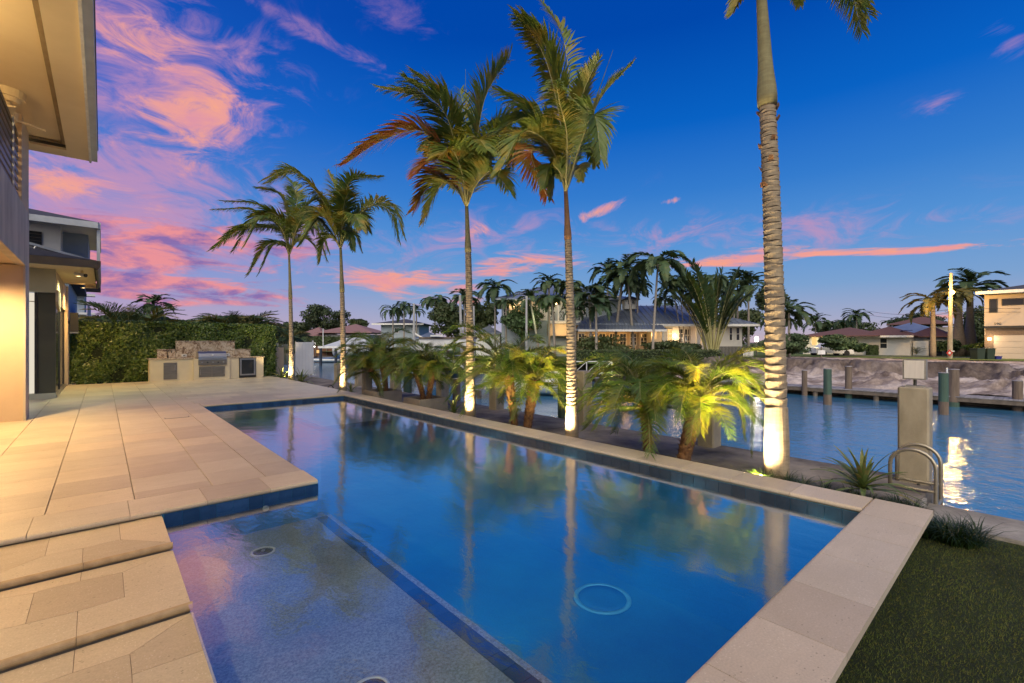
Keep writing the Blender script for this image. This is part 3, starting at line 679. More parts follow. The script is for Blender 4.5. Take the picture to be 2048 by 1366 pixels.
# upper storey behind, with solar panels
hp(MB().box(-5, 19.6, 3.9, -.95, 23.9, 5.1), 'upper_wall', 'house_white')
hp(MB().box(-.951, 20.6, 3.9, -.35, 23.9, 5.1), 'upper_bay', 'house_blue')
hp(MB().box(-3.0, 19.57, 4.25, -1.35, 19.602, 4.86), 'upper_window', 'window_dark')
for i in range(6): hp(MB().box(-3.0, 19.55, 4.27+i*.10, -1.35, 19.568, 4.29+i*.10), 'shutter_slat', 'dark_bronze')
hp(MB().box(-5, 18.9, 5.1, -.12, 24, 5.16), 'upper_soffit', 'house_white')
hp(MB().box(-1.75, 18.82, 5.03, -.10, 18.9, 5.21).box(-.12, 18.901, 5.03, -.04, 24, 5.21), 'upper_gutter', 'fascia_metal')
hp(MB().box(-.13, 18.95, 3.9, -.05, 19.03, 5.025), 'downpipe', 'fascia_metal')
hp(MB().add([(-5, 18.85, 5.215), (-.08, 18.85, 5.215), (-.08, 24, 5.215), (-5, 24, 5.215), (-5, 20, 6.0), (-3, 21.4, 6.0), (-3, 24, 6.0), (-5, 24, 6.0)], [(0, 1, 5, 4), (1, 2, 6, 5), (4, 5, 6, 7), (0, 4, 7, 3), (2, 3, 7, 6)]), 'upper_roof', 'roof_dark')
hp(MB().tube([(-1.75, 18.86, 5.12), (-2.6, 18.86, 6.1)], .09, 6), 'rake_trim', 'fascia_metal')
for i, (x0, z0) in enumerate(((-3.0, 4.55), (-1.60, 4.20))):
    t = thing('solar_panel', ['blue solar panel on the lower roof, higher and nearer the grey pier', 'blue solar panel on the lower roof, at its outer edge'][i], 'solar panel', (x0, 17.3, z0), 0, 'solar panels on the lower roof')
    Mt = Matrix.Rotation(math.radians(15), 4, 'Y')
    MB().box(0, 0, 0, 1.38, 1.0, .02, Mt).build('glass', 'solar_glass', t); MB().box(-.02, -.03, -.03, 1.41, -.002, .03, Mt).build('frame', 'fascia_metal', t)
    MB().tube([(.3, 0, -.1), (.2, 0, -.36)], .02, 6).build('leg', 'steel', t); MB().tube([(1.0, 0, -.28), (.92, 0, -.46)], .02, 6).build('leg', 'steel', t)
# house lamps: downlights under the balcony, in the eave and by the doors
def downlight(name, lab, loc, en, col=(1, .64, .28), size=2.6):
    t = thing(name, lab, 'light', loc)
    ring('trim', 'white_plastic', .05, .075, -.012, 0, t, (0, 0, 0), 20); disc('lens', 'lamp_warm', .049, .006, t, (0, 0, -.008), 16)
    spot('lamp', (loc[0], loc[1], loc[2]-.03), (loc[0]+.25, loc[1], 0), en, col, size, .8, .06, t)
labs = ['recessed downlight in the balcony soffit closest to the camera', 'recessed downlight in the balcony soffit above the first step', 'recessed downlight in the balcony soffit above the deck front', 'recessed downlight in the balcony soffit in front of the warm pier']
for i, (y, e) in enumerate(((2.4, 90), (5.6, 330), (9.2, 560), (12.4, 900))): downlight('downlight', labs[i], (-1.75, y, 3.155), e)
downlight('downlight', 'recessed downlight in the upper eave over the deck', (-2.6, 9.0, 6.16), 10, (1, .7, .38), 2.3)
downlight('downlight', 'recessed downlight in the upper eave over the steps', (-.43, 2.0, 5.998), 420, (1, .74, .45), 2.3)
downlight('downlight', 'recessed downlight in the lower eave beside the sliding doors', (-.55, 19.5, 3.615), 260, (.92, 1, .50), 2.6)
downlight('downlight', 'recessed downlight in the lower eave at the end of the house', (-.5, 22.2, 3.495), 420, (1, .62, .22), 2.6)
for yy, lab in ((9.0, 'added fill lamp under the upper eave beyond the balcony screen'), (4.6, 'added fill lamp under the upper eave nearest the camera')):  # unseen lamps added to brighten the soffit clear of fan and slat shadows
    t = thing('soffit_fill_light', lab, 'light', (-2.5, yy, 5.2), 0, 'added fill lamps over the balcony')
    MB().tube([(0, 0, .05), (0, 0, .96)], .008, 6).build('rod', 'dark_bronze', t); MB().tube([(0, 0, -.12), (0, 0, .05)], [.09, .05], 14).build('shade', 'dark_bronze', t)
    point('lamp', (-2.5, yy, 5.42), 210, (1, .72, .34), .12, t)
# neighbouring house seen past the end wall
t = thing('neighbor_house', 'pale blue two storey house beyond the hedge at far left', 'house', (onY(172, 38)[0]-.9, 38, 0))
MB().box(-9, 0, -.1, 0.15, 12, 5.2).build('wall', 'house_blue', t); MB().box(.15, 3, 2.9, 1.0, 9, 3.1).box(.9, 3, 3.1, 1.0, 9, 4.0).build('balcony', 'house_white', t)
MB().box(-9.4, -.4, 5.2, .7, 12.5, 5.4).build('roof', 'roof_dark', t); MB().box(-.8, -.03, 2.2, -.1, .01, 3.6).build('window', 'window_dark', t)
t = thing('neighbor_house', 'stacked balconies of a lilac far building at the end of the hedge', 'building', (onY(196, 62)[0]-3.2, 62, 0))
MB().box(-4, 0, -.1, 2.2, 8, 7.2).build('wall', 'house_blue', t)
for k in range(3): MB().box(-4, -1.2, 2.4+k*1.8, 3.0, 0, 2.6+k*1.8).build('balcony', 'house_white', t)
MB().add([(-4.5, -1.5, 7.2), (3.4, -1.5, 7.2), (3.4, 9, 7.2), (-4.5, 9, 7.2), (-.5, 4, 8.6)], [(0, 1, 4), (1, 2, 4), (2, 3, 4), (3, 0, 4), (0, 3, 2, 1)]).build('roof', 'pink_roof', t)
# ================================================================== OUTDOOR KITCHEN
KY = 23.0
def kx(px): return onY(px, KY)[0]
def kz(py, px=400): return EYE-(py-683)*onY(px, KY)[1]/FOC
k = thing('outdoor_kitchen', 'cream stucco outdoor kitchen with stepped granite backsplash before the hedge', 'outdoor kitchen', (kx(298), KY, 0))
x0 = kx(298)
def kb(name, mat, a, b, z0, z1, y0, y1, par=k): return MB().box(kx(a)-x0, y0, z0, kx(b)-x0, y1, z1).build(name, mat, par)
kb('cabinet', 'kitchen_stucco', 299, 386, 0, .89, 0, .72); kb('cabinet', 'kitchen_stucco', 459, 527, 0, .89, 0, .72); kb('grill_surround', 'kitchen_stucco', 386.3, 458.7, 0, .89, -.10, .72)
kb('countertop', 'granite', 296, 396, .892, .93, -.03, .70); kb('countertop', 'granite', 449.3, 529, .892, .93, -.03, .70)
kb('backsplash', 'granite', 317, 354.5, .93, 1.26, .60, .70); kb('backsplash', 'granite', 475.5, 507, .93, 1.24, .60, .70); kb('backsplash', 'granite', 355, 475, .93, 1.60, .58, .70)
kb('backsplash_cap', 'granite', 316, 354.5, 1.262, 1.285, .57, .71); kb('backsplash_cap', 'granite', 475.5, 508, 1.242, 1.265, .57, .71); kb('backsplash_cap', 'granite', 354, 476, 1.602, 1.628, .55, .71)
d = kb('cabinet_door', 'steel_dark', 327, 354, .08, .75, -.015, 0.0); MB().tube([(kx(350)-x0, -.04, .45), (kx(350)-x0, -.04, .65)], .01, 6).build('handle', 'steel', d)
for a, b, hpx in ((397, 422.7, 399.5), (423.3, 449, 447)):
    d = kb('cabinet_door', 'steel_dark', a, b, .12, .55, -.116, -.101); MB().tube([(kx(hpx)-x0, -.14, .22), (kx(hpx)-x0, -.14, .45)], .01, 6).build('handle', 'steel', d)
g = thing('gas_grill', 'built-in stainless steel gas grill with closed hood', 'grill', (kx(396), KY, .6))
gx = kx(451)-kx(395)
MB().box(0, -.16, .02, gx, -.102, .24).build('control_panel', 'steel_dark', g)
MB().sweep([(-.16, .24), (-.15, .37), (-.08, .50), (.06, .58), (.45, .58), (.45, .24)], (0, 0, 0), (gx, 0, 0), (0, 1, 0)).build('hood', 'steel', g)
MB().tube([(.12, -.2, .30), (gx-.12, -.2, .30)], .014, 8).box(.12, -.2, .29, .14, -.155, .31).box(gx-.14, -.2, .29, gx-.12, -.155, .31).build('hood_handle', 'steel', g)
o = disc('thermometer', 'white_plastic', .035, .02, g, (gx/2, -.125, .43)); o.rotation_euler = (math.radians(70), 0, 0)
for i in range(5):
    o = disc('knob', 'black_metal' if i % 2 else 'steel', .028, .04, g, (.12+i*(gx-.24)/4, -.16, .13)); o.rotation_euler = (math.radians(90), 0, 0)
f = thing('beverage_fridge', 'under-counter beverage fridge with steel framed glass door', 'fridge', (kx(478), KY, 0))
fw = kx(512)-kx(478)
MB().box(0, -.02, .02, fw, .02, .885).build('case', 'black_metal', f)
MB().box(.03, -.05, .12, .09, -.021, .86).box(fw-.09, -.05, .12, fw-.03, -.021, .86).box(.091, -.05, .80, fw-.091, -.021, .86).box(.091, -.05, .12, fw-.091, -.021, .18).build('door_frame', 'steel', f)
MB().box(.091, -.04, .181, fw-.091, -.03, .799).build('door_glass', 'window_dark', f)
t = thing('faucet', 'black gooseneck faucet on the granite counter', 'faucet', (kx(338), KY+.45, .93))
MB().tube([(0, 0, 0), (0, 0, .10)], .03, 10).build('base', 'black_metal', t)
MB().tube([(0, 0, .1), (0, 0, .26)]+[(.06-.06*math.cos(a), 0, .26+.07*math.sin(a)) for a in [i*math.pi/6 for i in range(1, 7)]]+[(.12, 0, .20)], .013, 8).build('spout', 'black_metal', t, True)
for px, lab in ((372, 'white outlet box on the granite backsplash left of the grill'), (460, 'white outlet box on the granite backsplash right of the grill')):
    t = thing('outlet_box', lab, 'outlet', (kx(px), KY+.58, 1.02), 0, 'outlet boxes on the backsplash')
    MB().box(-.09, -.03, -.05, .09, 0, .05).build('cover', 'white_plastic', t); MB().box(-.04, -.033, -.015, .04, -.031, .015).build('socket', 'dark_bronze', t)
# garden wall behind hedge and white fence panel
MB().box(0, 0, 0, 8, .15, 1.4).build('garden_wall', 'stucco_warm').location = (-1.2, 24.95, -.1)
bpy.data.objects['garden_wall']['label'] = 'low beige garden wall behind the clipped hedge'; bpy.data.objects['garden_wall']['category'] = 'wall'
t = thing('fence', 'white vinyl privacy fence panel between hedge and canal', 'fence', (onY(591, 24.2)[0], 24.2, -.1))
for i in range(5): MB().box(0, 0, 0, .150, .03, 1.62).build('fence_board', 'white_paint', t).location = (.02+i*.156, 0, .05)
MB().box(0, -.012, 0, .02, .04, 1.7).build('post', 'white_paint', t).location = (0, 0, 0); MB().box(0, -.02, 0, .06, .05, 1.75).build('post', 'white_paint', t).location = (.80, 0, 0)
# ================================================================== PILINGS, PLANTERS, LADDER
XP = 7.87
def piling(px, ztop, lab, w=.30, X=XP, y=None):
    Y = y if y is not None else onX(px, X)[0]
    o = MB(); h = w/2; c = .022
    pr = [(-h+c, -h), (h-c, -h), (h, -h+c), (h, h-c), (h-c, h), (-h+c, h), (-h, h-c), (-h, -h+c)]
    o.prism(pr, -3, ztop); o.add([(x, y_, ztop) for x, y_ in pr]+[(x*.92, y_*.92, ztop+.012) for x, y_ in pr], [(i, (i+1) % 8, 8+(i+1) % 8, 8+i) for i in range(8)]+[tuple(range(8, 16))])
    ob = o.build('concrete_piling', 'concrete'); ob.location = (X, Y, 0); tag(ob, lab, 'piling', 'square concrete pilings along the seawall'); return ob
piling(677, .62, 'shortest square concrete piling, left of the second tall palm')
piling(719, .95, 'square concrete piling behind the left planted pygmy palm pair')
piling(734, 1.0, 'square concrete post right beside the coping, lit warm on its left face', .26, 6.35)
piling(791, .95, 'square concrete piling between the two planter boxes')
piling(885, .95, 'square concrete piling just right of the second planter box')
piling(993, .98, 'square concrete piling behind the third tall palm, left of the twin pygmy palms')
piling(1166, .95, 'square concrete piling partly hidden behind the fourth tall palm')
piling(1418, .92, 'square concrete piling behind the leaning pygmy palm')
bigp = piling(1830, 1.0, 'nearest square concrete piling carrying a lamp box by the ladder', .31)
LY = bigp.location.y
t = thing('piling_lamp', 'square white panel lamp in grey frame on the nearest piling', 'lamp', (XP, LY, 1.012))
MB().box(-.09, -.09, 0, .09, .09, .02).build('base_plate', 'concrete_cap', t); MB().tube([(0, 0, .02), (0, 0, .10)], .018, 8).build('stem', 'dark_bronze', t)
MB().box(-.07, -.115, .10, .07, .115, .36).build('frame', 'concrete_cap', t); simple('linen_panel', (.66, .60, .55), (.58, .52, .47), 40, .7, stretch=(1, 1, .1)); MB().box(-.078, -.098, .115, -.0705, .098, .345).build('panel', 'linen_panel', t)
def round_pile(loc, ztop, r, mat, lab, grp, mat2=None, h2=0, zb=-3.1, extra=True):
    t = thing('mooring_pile', lab, 'mooring pile', loc, 0, grp)
    n = 14; mb = MB(); zs = [zb, CZ+h2, ztop-.02, ztop]
    def seg(z0, z1, r0, r1, nm, m):
        q = MB().tube([(0, 0, z0), (.01, 0, (z0+z1)/2), (0, 0, z1)], [r0, (r0+r1)/2*1.01, r1], n); return q.build(nm, m, t)
    if mat2: seg(zb, CZ+h2, r*1.02, r*1.02, 'wet_base', mat2); seg(CZ+h2, ztop, r, r*.98, 'shaft', mat)
    else: seg(zb, ztop, r, r*.97, 'shaft', mat)
    if extra: disc('cap', 'dock_board', r*1.04, .02, t, (0, 0, ztop), 14)
    return t
round_pile((8.5, onX(1127, 8.5)[0], 0), .72, .15, 'wood_pile_green', 'dark green round timber pile at the seawall left of the fourth tall palm', 'round timber piles near our seawall')
round_pile((8.6, onX(815, 8.6)[0], 0), .55, .16, 'wood_pile_green', 'dark green round timber pile between the two planted pygmy palm pairs', 'round timber piles near our seawall')
round_pile((8.5, onX(913, 8.5)[0], 0), .4, .13, 'wood_pile', 'brown timber pile beside the fifth square piling', 'round timber piles near our seawall')
# planters
def planter(px, lab):
    X = 6.42; Y, d = onX(px, X); t = thing('planter_box', lab, 'planter', (X, Y, -.2), 0, 'low square planter boxes by the coping')
    s = .42
    for a in ((-s, -s, s, -s+.06), (-s, s-.06, s, s), (-s, -s+.0605, -s+.06, s-.0605), (s-.06, -s+.0605, s, s-.0605)): MB().box(a[0], a[1], 0, a[2], a[3], .32).build('side', 'planter_stone', t)
    MB().box(-s+.061, -s+.061, 0, s-.061, s-.061, .26).build('soil', 'soil', t); return (X, Y)
PLA = planter(766, 'low stone planter box holding the left pair of pygmy palms')
PLB = planter(851, 'low stone planter box holding the second pair of pygmy palms')
# ladder at the end of the walk
ld = thing('dock_ladder', 'weathered metal dock ladder with two arched handrails at the walk end', 'ladder', (7.3, .95, -.2))
for dx in (0.0, .42):
    pts = [(dx, .24, 0), (dx, .24, .30)]+[(dx, .03+.21*math.cos(a), .30+.20*math.sin(a)) for a in [i*math.pi/10 for i in range(1, 10)]]+[(dx, -.18, .30), (dx, -.18, -1.6)]
    MB().tube(pts, .022, 10).build('handrail', 'tube_metal', ld, True)
    MB().tube([(dx, .24, .035), (dx, -.18, .035)], .019, 8).build('cross_bar', 'tube_metal', ld)
for kz_ in range(5): MB().tube([(0, -.18, -.15-.28*kz_), (.42, -.18, -.15-.28*kz_)], .018, 8).build('rung', 'tube_metal', ld)
for bx, by in ((.03, .30), (.45, .30), (.1, .02), (.36, .02)): MB().tube([(bx, by, 0), (bx, by, .02)], .016, 8).build('bolt', 'dark_bronze', ld)
# hose loop and little fittings
t = tag(MB().tube([(0+.10*math.cos(a), 0, .10*math.sin(a)) for a in [i*math.pi/8 for i in range(0, 9)]], .02, 6).build('pipe_loop', 'black_metal'), 'black bent pipe loop sticking up beyond the far coping', 'pipe'); t.location = (6.2, onX(661, 6.2)[0], -.1)
# ================================================================== PALMS
def catmull(P, n):
    P = [np.array(p, float) for p in P]; P = [2*P[0]-P[1]]+P+[2*P[-1]-P[-2]]
    out = []; seg = len(P)-3
    for i in range(n):
        t = i/(n-1)*seg; k = min(int(t), seg-1); u = t-k; a, b, c, d = P[k:k+4]
        out.append(.5*((2*b)+(-a+c)*u+(2*a-5*b+4*c-d)*u*u+(-a+3*b-3*c+d)*u**3))
    return np.array(out)
def unit(v): return v/(np.linalg.norm(v, axis=-1, keepdims=True)+1e-9)
def frond_geo(P, nl, Lmax, w, start=.14, ang=(62, 28), droop=.55, wind=(0, 0, 0), hang=0.0, rng=None, vshape=.25, rw=.018, jit=.12, npt=60, segs=3, prof=None):
    """returns leaf V,F and rachis V,F. P: polyline control points"""
    rng = rng or nrg
    C = catmull(P, npt); T = unit(np.gradient(C, axis=0))
    seglen = np.r_[0, np.cumsum(np.linalg.norm(np.diff(C, axis=0), axis=1))]; tot = seglen[-1]
    up = np.array([0, 0, 1.0])
    S = np.cross(T, up); 
    bad = np.linalg.norm(S, axis=1) < .35
    ref = np.cross(C[-1]-C[0], up); ref = unit(ref) if np.linalg.norm(ref) > .05 else np.array([RX, RY, 0.])
    S = unit(S+ref*.6*np.sign((S@ref)+1e-6)[:, None]*1.0) if True else S
    sg = np.sign(S@ref); sg[sg == 0] = 1; S = S*sg[:, None]
    S = unit(S-T*(S*T).sum(1, keepdims=True)); N = np.cross(S, T)
    V = []; F = []
    q = np.linspace(start, .995, nl)
    for side in (-1, 1):
        for i, t in enumerate(q):
            t2 = min(max(t+rng.normal(0, .004), 0), 1)
            x = t2*(npt-1); k = int(min(x, npt-2)); u = x-k
            p = C[k]*(1-u)+C[k+1]*u; tt = T[k]; ss = S[k]*side; nn = N[k]
            pr = (prof(t) if prof else (min(1, (t-start)/.22+.35))*(1-.62*max(0, (t-.55)/.45)**1.4))
            L = Lmax*pr*rng.uniform(.85, 1.12)
            a = math.radians(ang[0]+(ang[1]-ang[0])*t+rng.normal(0, 5))
            d = tt*math.cos(a)+ss*math.sin(a)+nn*(vshape+rng.normal(0, .05)); d = d/np.linalg.norm(d)
            d = d+rng.normal(0, jit, 3)*.5
            pts = [p]; dd = d.copy()
            for s in range(segs):
                dd = dd+np.array([wind[0], wind[1], wind[2]-droop])*(.55 if s else .18)*(1+hang); dd = dd/np.linalg.norm(dd)
                pts.append(pts[-1]+dd*L/segs)
            wd = unit(np.cross(d, nn*.7+tt*.5)+1e-6); ww = w*pr**.5*rng.uniform(.8, 1.15)
            prf = ([.45, 1.0, .7, 0] if segs == 3 else [.6, .9, 0])
            o = len(V)
            for s in range(segs): V += [pts[s]+wd*ww*prf[s]*.5, pts[s]-wd*ww*prf[s]*.5]
            V.append(pts[segs])
            for s in range(segs-1):
                F += [(o+2*s, o+2*s+1, o+2*s+3), (o+2*s, o+2*s+3, o+2*s+2)]
            F.append((o+2*segs-2, o+2*segs-1, o+2*segs))
    rb = MB(); idx = np.linspace(0, npt-1, 12).astype(int); rb.tube([Vector(C[i]) for i in idx], [max(rw*(1-.88*i/(npt-1)), .002) for i in idx], 6)
    return np.array(V), np.array(F), rb
def make_frond(par, P, mat, rmat='rachis', name='frond', M=None, lab=None, **kw):
    V, F, rb = frond_geo(P, **kw)
    me = np_mesh(name, V, F, mat)
    n0 = len(me.polygons)
    o = link(name, me, par)
    r = rb.build('stem', rmat, o, True)
    if lab: o['label'] = lab
    return o
def ringed_trunk(par, base, top, r0, r1, rings, mat='palm_bark', name='trunk', nz=None, lean=(0, 0), bulge=.0, z_first=.0, step_amp=.012, scars=True):
    """lathe from base to top in the thing's local space; rings: list of z"""
    H = top-base; n = 22; rows = []; zs = []
    prev = base
    def rad(z):
        t = (z-base)/H; return r0+(r1-r0)*t**.8+bulge*math.exp(-t*9)
    for z in rings:
        if z > top-.01: break
        zs.append((prev+.004, rad(prev)+step_amp*.2)); zs.append((prev+(z-prev)*.5, rad(prev)+step_amp*.45)); zs.append((z-min(.012, (z-prev)*.25), rad(z)+step_amp*min(1, .5+(z-prev)/.2))); zs.append((z, rad(z)-step_amp*.35)); prev = z
    zs.append((prev+.004, rad(prev))); zs.append((top, rad(top)))
    vs = []; fs = []
    for j, (z, r) in enumerate(zs):
        t = (z-base)/H; cx = lean[0]*t*t; cy = lean[1]*t*t; ph = j//4
        for i in range(n):
            a = 2*math.pi*i/n; wob = .006*math.sin(3*a+ph*1.7)+.004*math.sin(5*a+ph*2.3); sp_ = min(1, (rings[min(ph+1, len(rings)-1)]-rings[max(min(ph, len(rings)-2), 0)])/.12); dz = sp_*(.010*math.sin(2*a+ph*2.1)+.005*math.sin(4*a+ph))
            vs.append((cx+math.cos(a)*r*(1+wob*3), cy+math.sin(a)*r*(1+wob*3), z+dz*(0 if j in (0, len(zs)-1) else 1)))
    for j in range(len(zs)-1):
        for i in range(n): fs.append((j*n+i, j*n+(i+1) % n, (j+1)*n+(i+1) % n, (j+1)*n+i))
    fs.append(tuple(range((len(zs)-1)*n, len(zs)*n)))
    o = MB().add(vs, fs).build(name, mat, par)
    me = o.data; me.materials.append(MATS['ring_scar'])
    mi = [0]*len(me.polygons)
    for j in range(len(zs)-1):
        if j % 4 == 3:
            for i in range(n): mi[j*n+i] = 1
    me.polygons.foreach_set('material_index', mi)
    return o
PALMX = 6.42
def royal(px, py_shaft0, py_crown, lab, r0, r1, fronds, ringspec, top_px, Lf, wf, shaft='palm_shaft', bark='palm_bark', light=250, spear=None, shaft_r=None, nl=52, extra=(), shaft_flaps=False, X=PALMX, lp=(-.22, .60)):
    Y, d = onX(px, X); zb = -.17
    zc, zs = Zp(py_crown, d), Zp(py_shaft0, d)
    t = thing('tall_palm', lab, 'palm', (X, Y, zb), 0, 'tall slender palms along the pool coping')
    off = Vector((X, Y, zb))
    topw = W(top_px, d, zc)-off; lean = (topw.x, topw.y)
    zs_l = zs-zb; zc_l = zc-zb
    kk = (zs_l/zc_l)**2; 
    rings = []; z = ringspec[0]; 
    while z < zs_l:
        rings.append(z+rnd.uniform(-.008, .008)); u = z/zs_l; z += ringspec[1]+(ringspec[2]-ringspec[1])*u
    tr = ringed_trunk(t, 0, zs_l, r0, r1, rings, bark, lean=(lean[0]*kk, lean[1]*kk), bulge=.012)
    sr = shaft_r or r1
    pts = []; rr = []
    for i in range(13):
        u = i/12; z = zs_l+(zc_l-zs_l)*u; q = (z/zc_l)**2
        pts.append((lean[0]*q, lean[1]*q, z)); rr.append(sr*(1.0+.22*math.exp(-((u-.10)/.16)**2)-.42*u))
    MB().tube(pts, rr, 16).build('crown_shaft', shaft, t, True)
    cw = W(top_px, d, zc)
    for i, fr in enumerate(fronds):
        pp, opts = fr[0], (fr[1] if len(fr) > 1 else {})
        P = []; m = len(pp)
        dz = opts.get('dep', 0.0)
        P.append(np.array(cw-off)-np.array([0, 0, .12]))
        for j, (a, b) in enumerate(pp):
            dd = d+dz*(j+1)/m; P.append(np.array(W(a, dd, Zp(b, dd))-off))
        mat = opts.get('mat', 'palm_leaf'); LL = Lf*opts.get('L', 1)
        make_frond(t, P, mat, lab=opts.get('lab'), nl=int(opts.get('nl', nl)*1.7), Lmax=LL*1.08, w=wf*1.0, droop=opts.get('droop', .45), ang=opts.get('ang', (60, 30)), wind=tuple(np.array([-RX, -RY, 0])*opts.get('wind', .22)),
                   start=opts.get('start', .20), vshape=opts.get('v', .18), rw=opts.get('rw', .02))
    for q_, fr in enumerate(fronds):
        if X and px > 1500: break
        if q_ % 2 == 1 and px > 900: continue
        if q_ % 3 == 2: continue
        pp, opts = fr[0], (fr[1] if len(fr) > 1 else {}); dz = -opts.get('dep', 0.0)*.8+rnd.choice((-1, 1))*rnd.uniform(.6, 1.3); m = len(pp)
        P = [np.array(cw-off)-np.array([0, 0, .12])]; jx, jy = rnd.uniform(-22, 22), rnd.uniform(-8, 26)
        for j, (a, b) in enumerate(pp):
            dd = d+dz*(j+1)/m; u_ = (j+1)/m; P.append(np.array(W(a+jx*u_, dd, Zp(b+jy*u_, dd))-off))
        make_frond(t, P, rnd.choice(('palm_leaf', 'palm_leaf_dark')), nl=int(nl*1.5), Lmax=Lf*opts.get('L', 1), w=wf, droop=.6, ang=(60, 28), wind=tuple(np.array([-RX, -RY, 0])*.2), start=.2, vshape=.12, rw=.018)
    if shaft_flaps:
        for q_ in range(16):
            a_ = rnd.uniform(0, 6.28); z_ = zs_l-.02-1.15*rnd.random()**1.4; k_ = (z_/zc_l)**2; r_ = r1*1.18; c_ = Vector((lean[0]*k_+math.cos(a_)*r_, lean[1]*k_+math.sin(a_)*r_, z_)); t_ = Vector((-math.sin(a_), math.cos(a_), 0)); o_ = Vector((math.cos(a_), math.sin(a_), 0)); w_ = rnd.uniform(.03, .07)
            MB().add([c_-t_*w_, c_+t_*w_, c_+t_*w_*.6+o_*.03+Vector((0, 0, .05)), c_-t_*w_*.7+o_*.02+Vector((0, 0, .06)), c_-o_*.03], [(0, 1, 2, 3), (0, 4, 1), (1, 4, 2), (2, 4, 3), (3, 4, 0)]).build('leaf_scar', 'date_trunk', t)
    if spear:
        P = [Vector(cw-off), W(spear[0], d, Zp(spear[1], d))-off]; MB().tube([P[0], (P[0]+P[1])/2, P[1]], [.018, .012, .003], 6).build('spear_leaf', 'palm_leaf', t)
    # uplight at the foot, on the pool side
    if light:
        lt = thing('garden_uplight', 'small bronze uplight at the foot of the '+{583: 'tall palm farthest left by the fence', 687: 'second tall palm from the left', 941: 'third tall palm from the left', 1144: 'fourth tall palm from the left', 1553: 'nearest tall palm on the right'}[px], 'garden light', (X+lp[0], Y+lp[1]-.05, -.15), 0, 'garden uplights at the palm feet')
        MB().tube([(0, 0, -.02), (0, 0, .05)], .025, 8).tube([(0, 0, .05), (.02, .0, .10)], [.032, .036], 12).build('body', 'dark_bronze', lt)
        L0 = Vector((X+lp[0]+.04, Y+lp[1]-.05, -.13))
        spot('lamp', L0, (X+lean[0]*.5-.10, Y+lean[1]*.5, 3.2), light*9, (1, .74, .37), 2.2, 1.0, .06, lt)
    return t, d
DRY = dict(mat='palm_leaf_dry', lab='rust and yellow tinged drooping frond')
# nearest palm, crown above the frame
royal(1553, 212, -18, 'nearest tall palm with bold ringed trunk, brightly lit at the foot on the right', .128, .088,
      [([(1620, -60), (1690, -40), (1725, 62)], dict(dep=.6, L=.9)), ([(1600, -80), (1660, -90), (1740, 30)], dict(dep=.9)), ([(1500, -60), (1482, -10), (1466, 24)], dict(dep=-.2, L=.55)), ([(1560, -50), (1590, -40), (1600, 8)], dict(dep=.5, L=.5)),
       ([(1440, -120), (1350, -150), (1300, -90)], {}), ([(1500, -200), (1460, -300), (1400, -330)], dict(dep=.5)), ([(1560, -200), (1620, -300), (1700, -280)], dict(dep=-.3)),
       ([(1480, -90), (1420, -70), (1380, -20)], dict(dep=1.6)), ([(1590, -120), (1700, -170), (1800, -110)], dict(dep=1.0)), ([(1530, -150), (1540, -280), (1560, -340)], dict(dep=-1.0))],
      (.95, .125, .045), 1522, .46, .036, shaft_r=.098, bark='palm_bark', light=480, nl=46, shaft_flaps=True, lp=(-.42, .14))
royal(1144, 480, 372, 'fourth tall palm from the left with brown shaft and wind-blown upright fronds', .105, .058,
      [([(1122, 250), (1088, 110), (1032, 32)], dict(L=1.0, wind=.3, nl=70, dep=-.3)), ([(1140, 230), (1128, 80), (1086, 4)], dict(dep=.6, L=.8)), ([(1152, 260), (1166, 185), (1198, 116)], dict(dep=-.7, L=.62, droop=.15)),
       ([(1168, 270), (1205, 190), (1264, 128)], dict(dep=.3, L=.7)), ([(1110, 290), (1070, 225), (1002, 180)], dict(dep=.8, mat='palm_leaf_dark')), ([(1112, 300), (1060, 236), (988, 262)], dict(dep=-.5, mat='palm_leaf_dark')),
       ([(1105, 300), (1050, 262), (1000, 340)], dict(dep=-1.1)), ([(1110, 320), (1062, 305), (1094, 392)], dict(dep=.9, **DRY)), ([(1160, 290), (1188, 230), (1202, 318)], dict(dep=-.9, mat='palm_leaf_dark')),
       ([(1155, 320), (1178, 290), (1192, 330)], dict(dep=.9, L=.6)), ([(1120, 345), (1100, 330), (1088, 372)], dict(dep=-.6, L=.6)), ([(1150, 340), (1160, 332), (1162, 360)], dict(dep=1.2, L=.5)),
       ([(1130, 270), (1112, 200), (1100, 150)], dict(dep=1.5)), ([(1140, 300), (1160, 230), (1176, 190)], dict(dep=1.6, mat='palm_leaf_dark'))],
      (.62, .078, .040), 1131, .56, .048, shaft='palm_shaft_brown', light=150, spear=(1226, 100), lp=(-.42, .0))
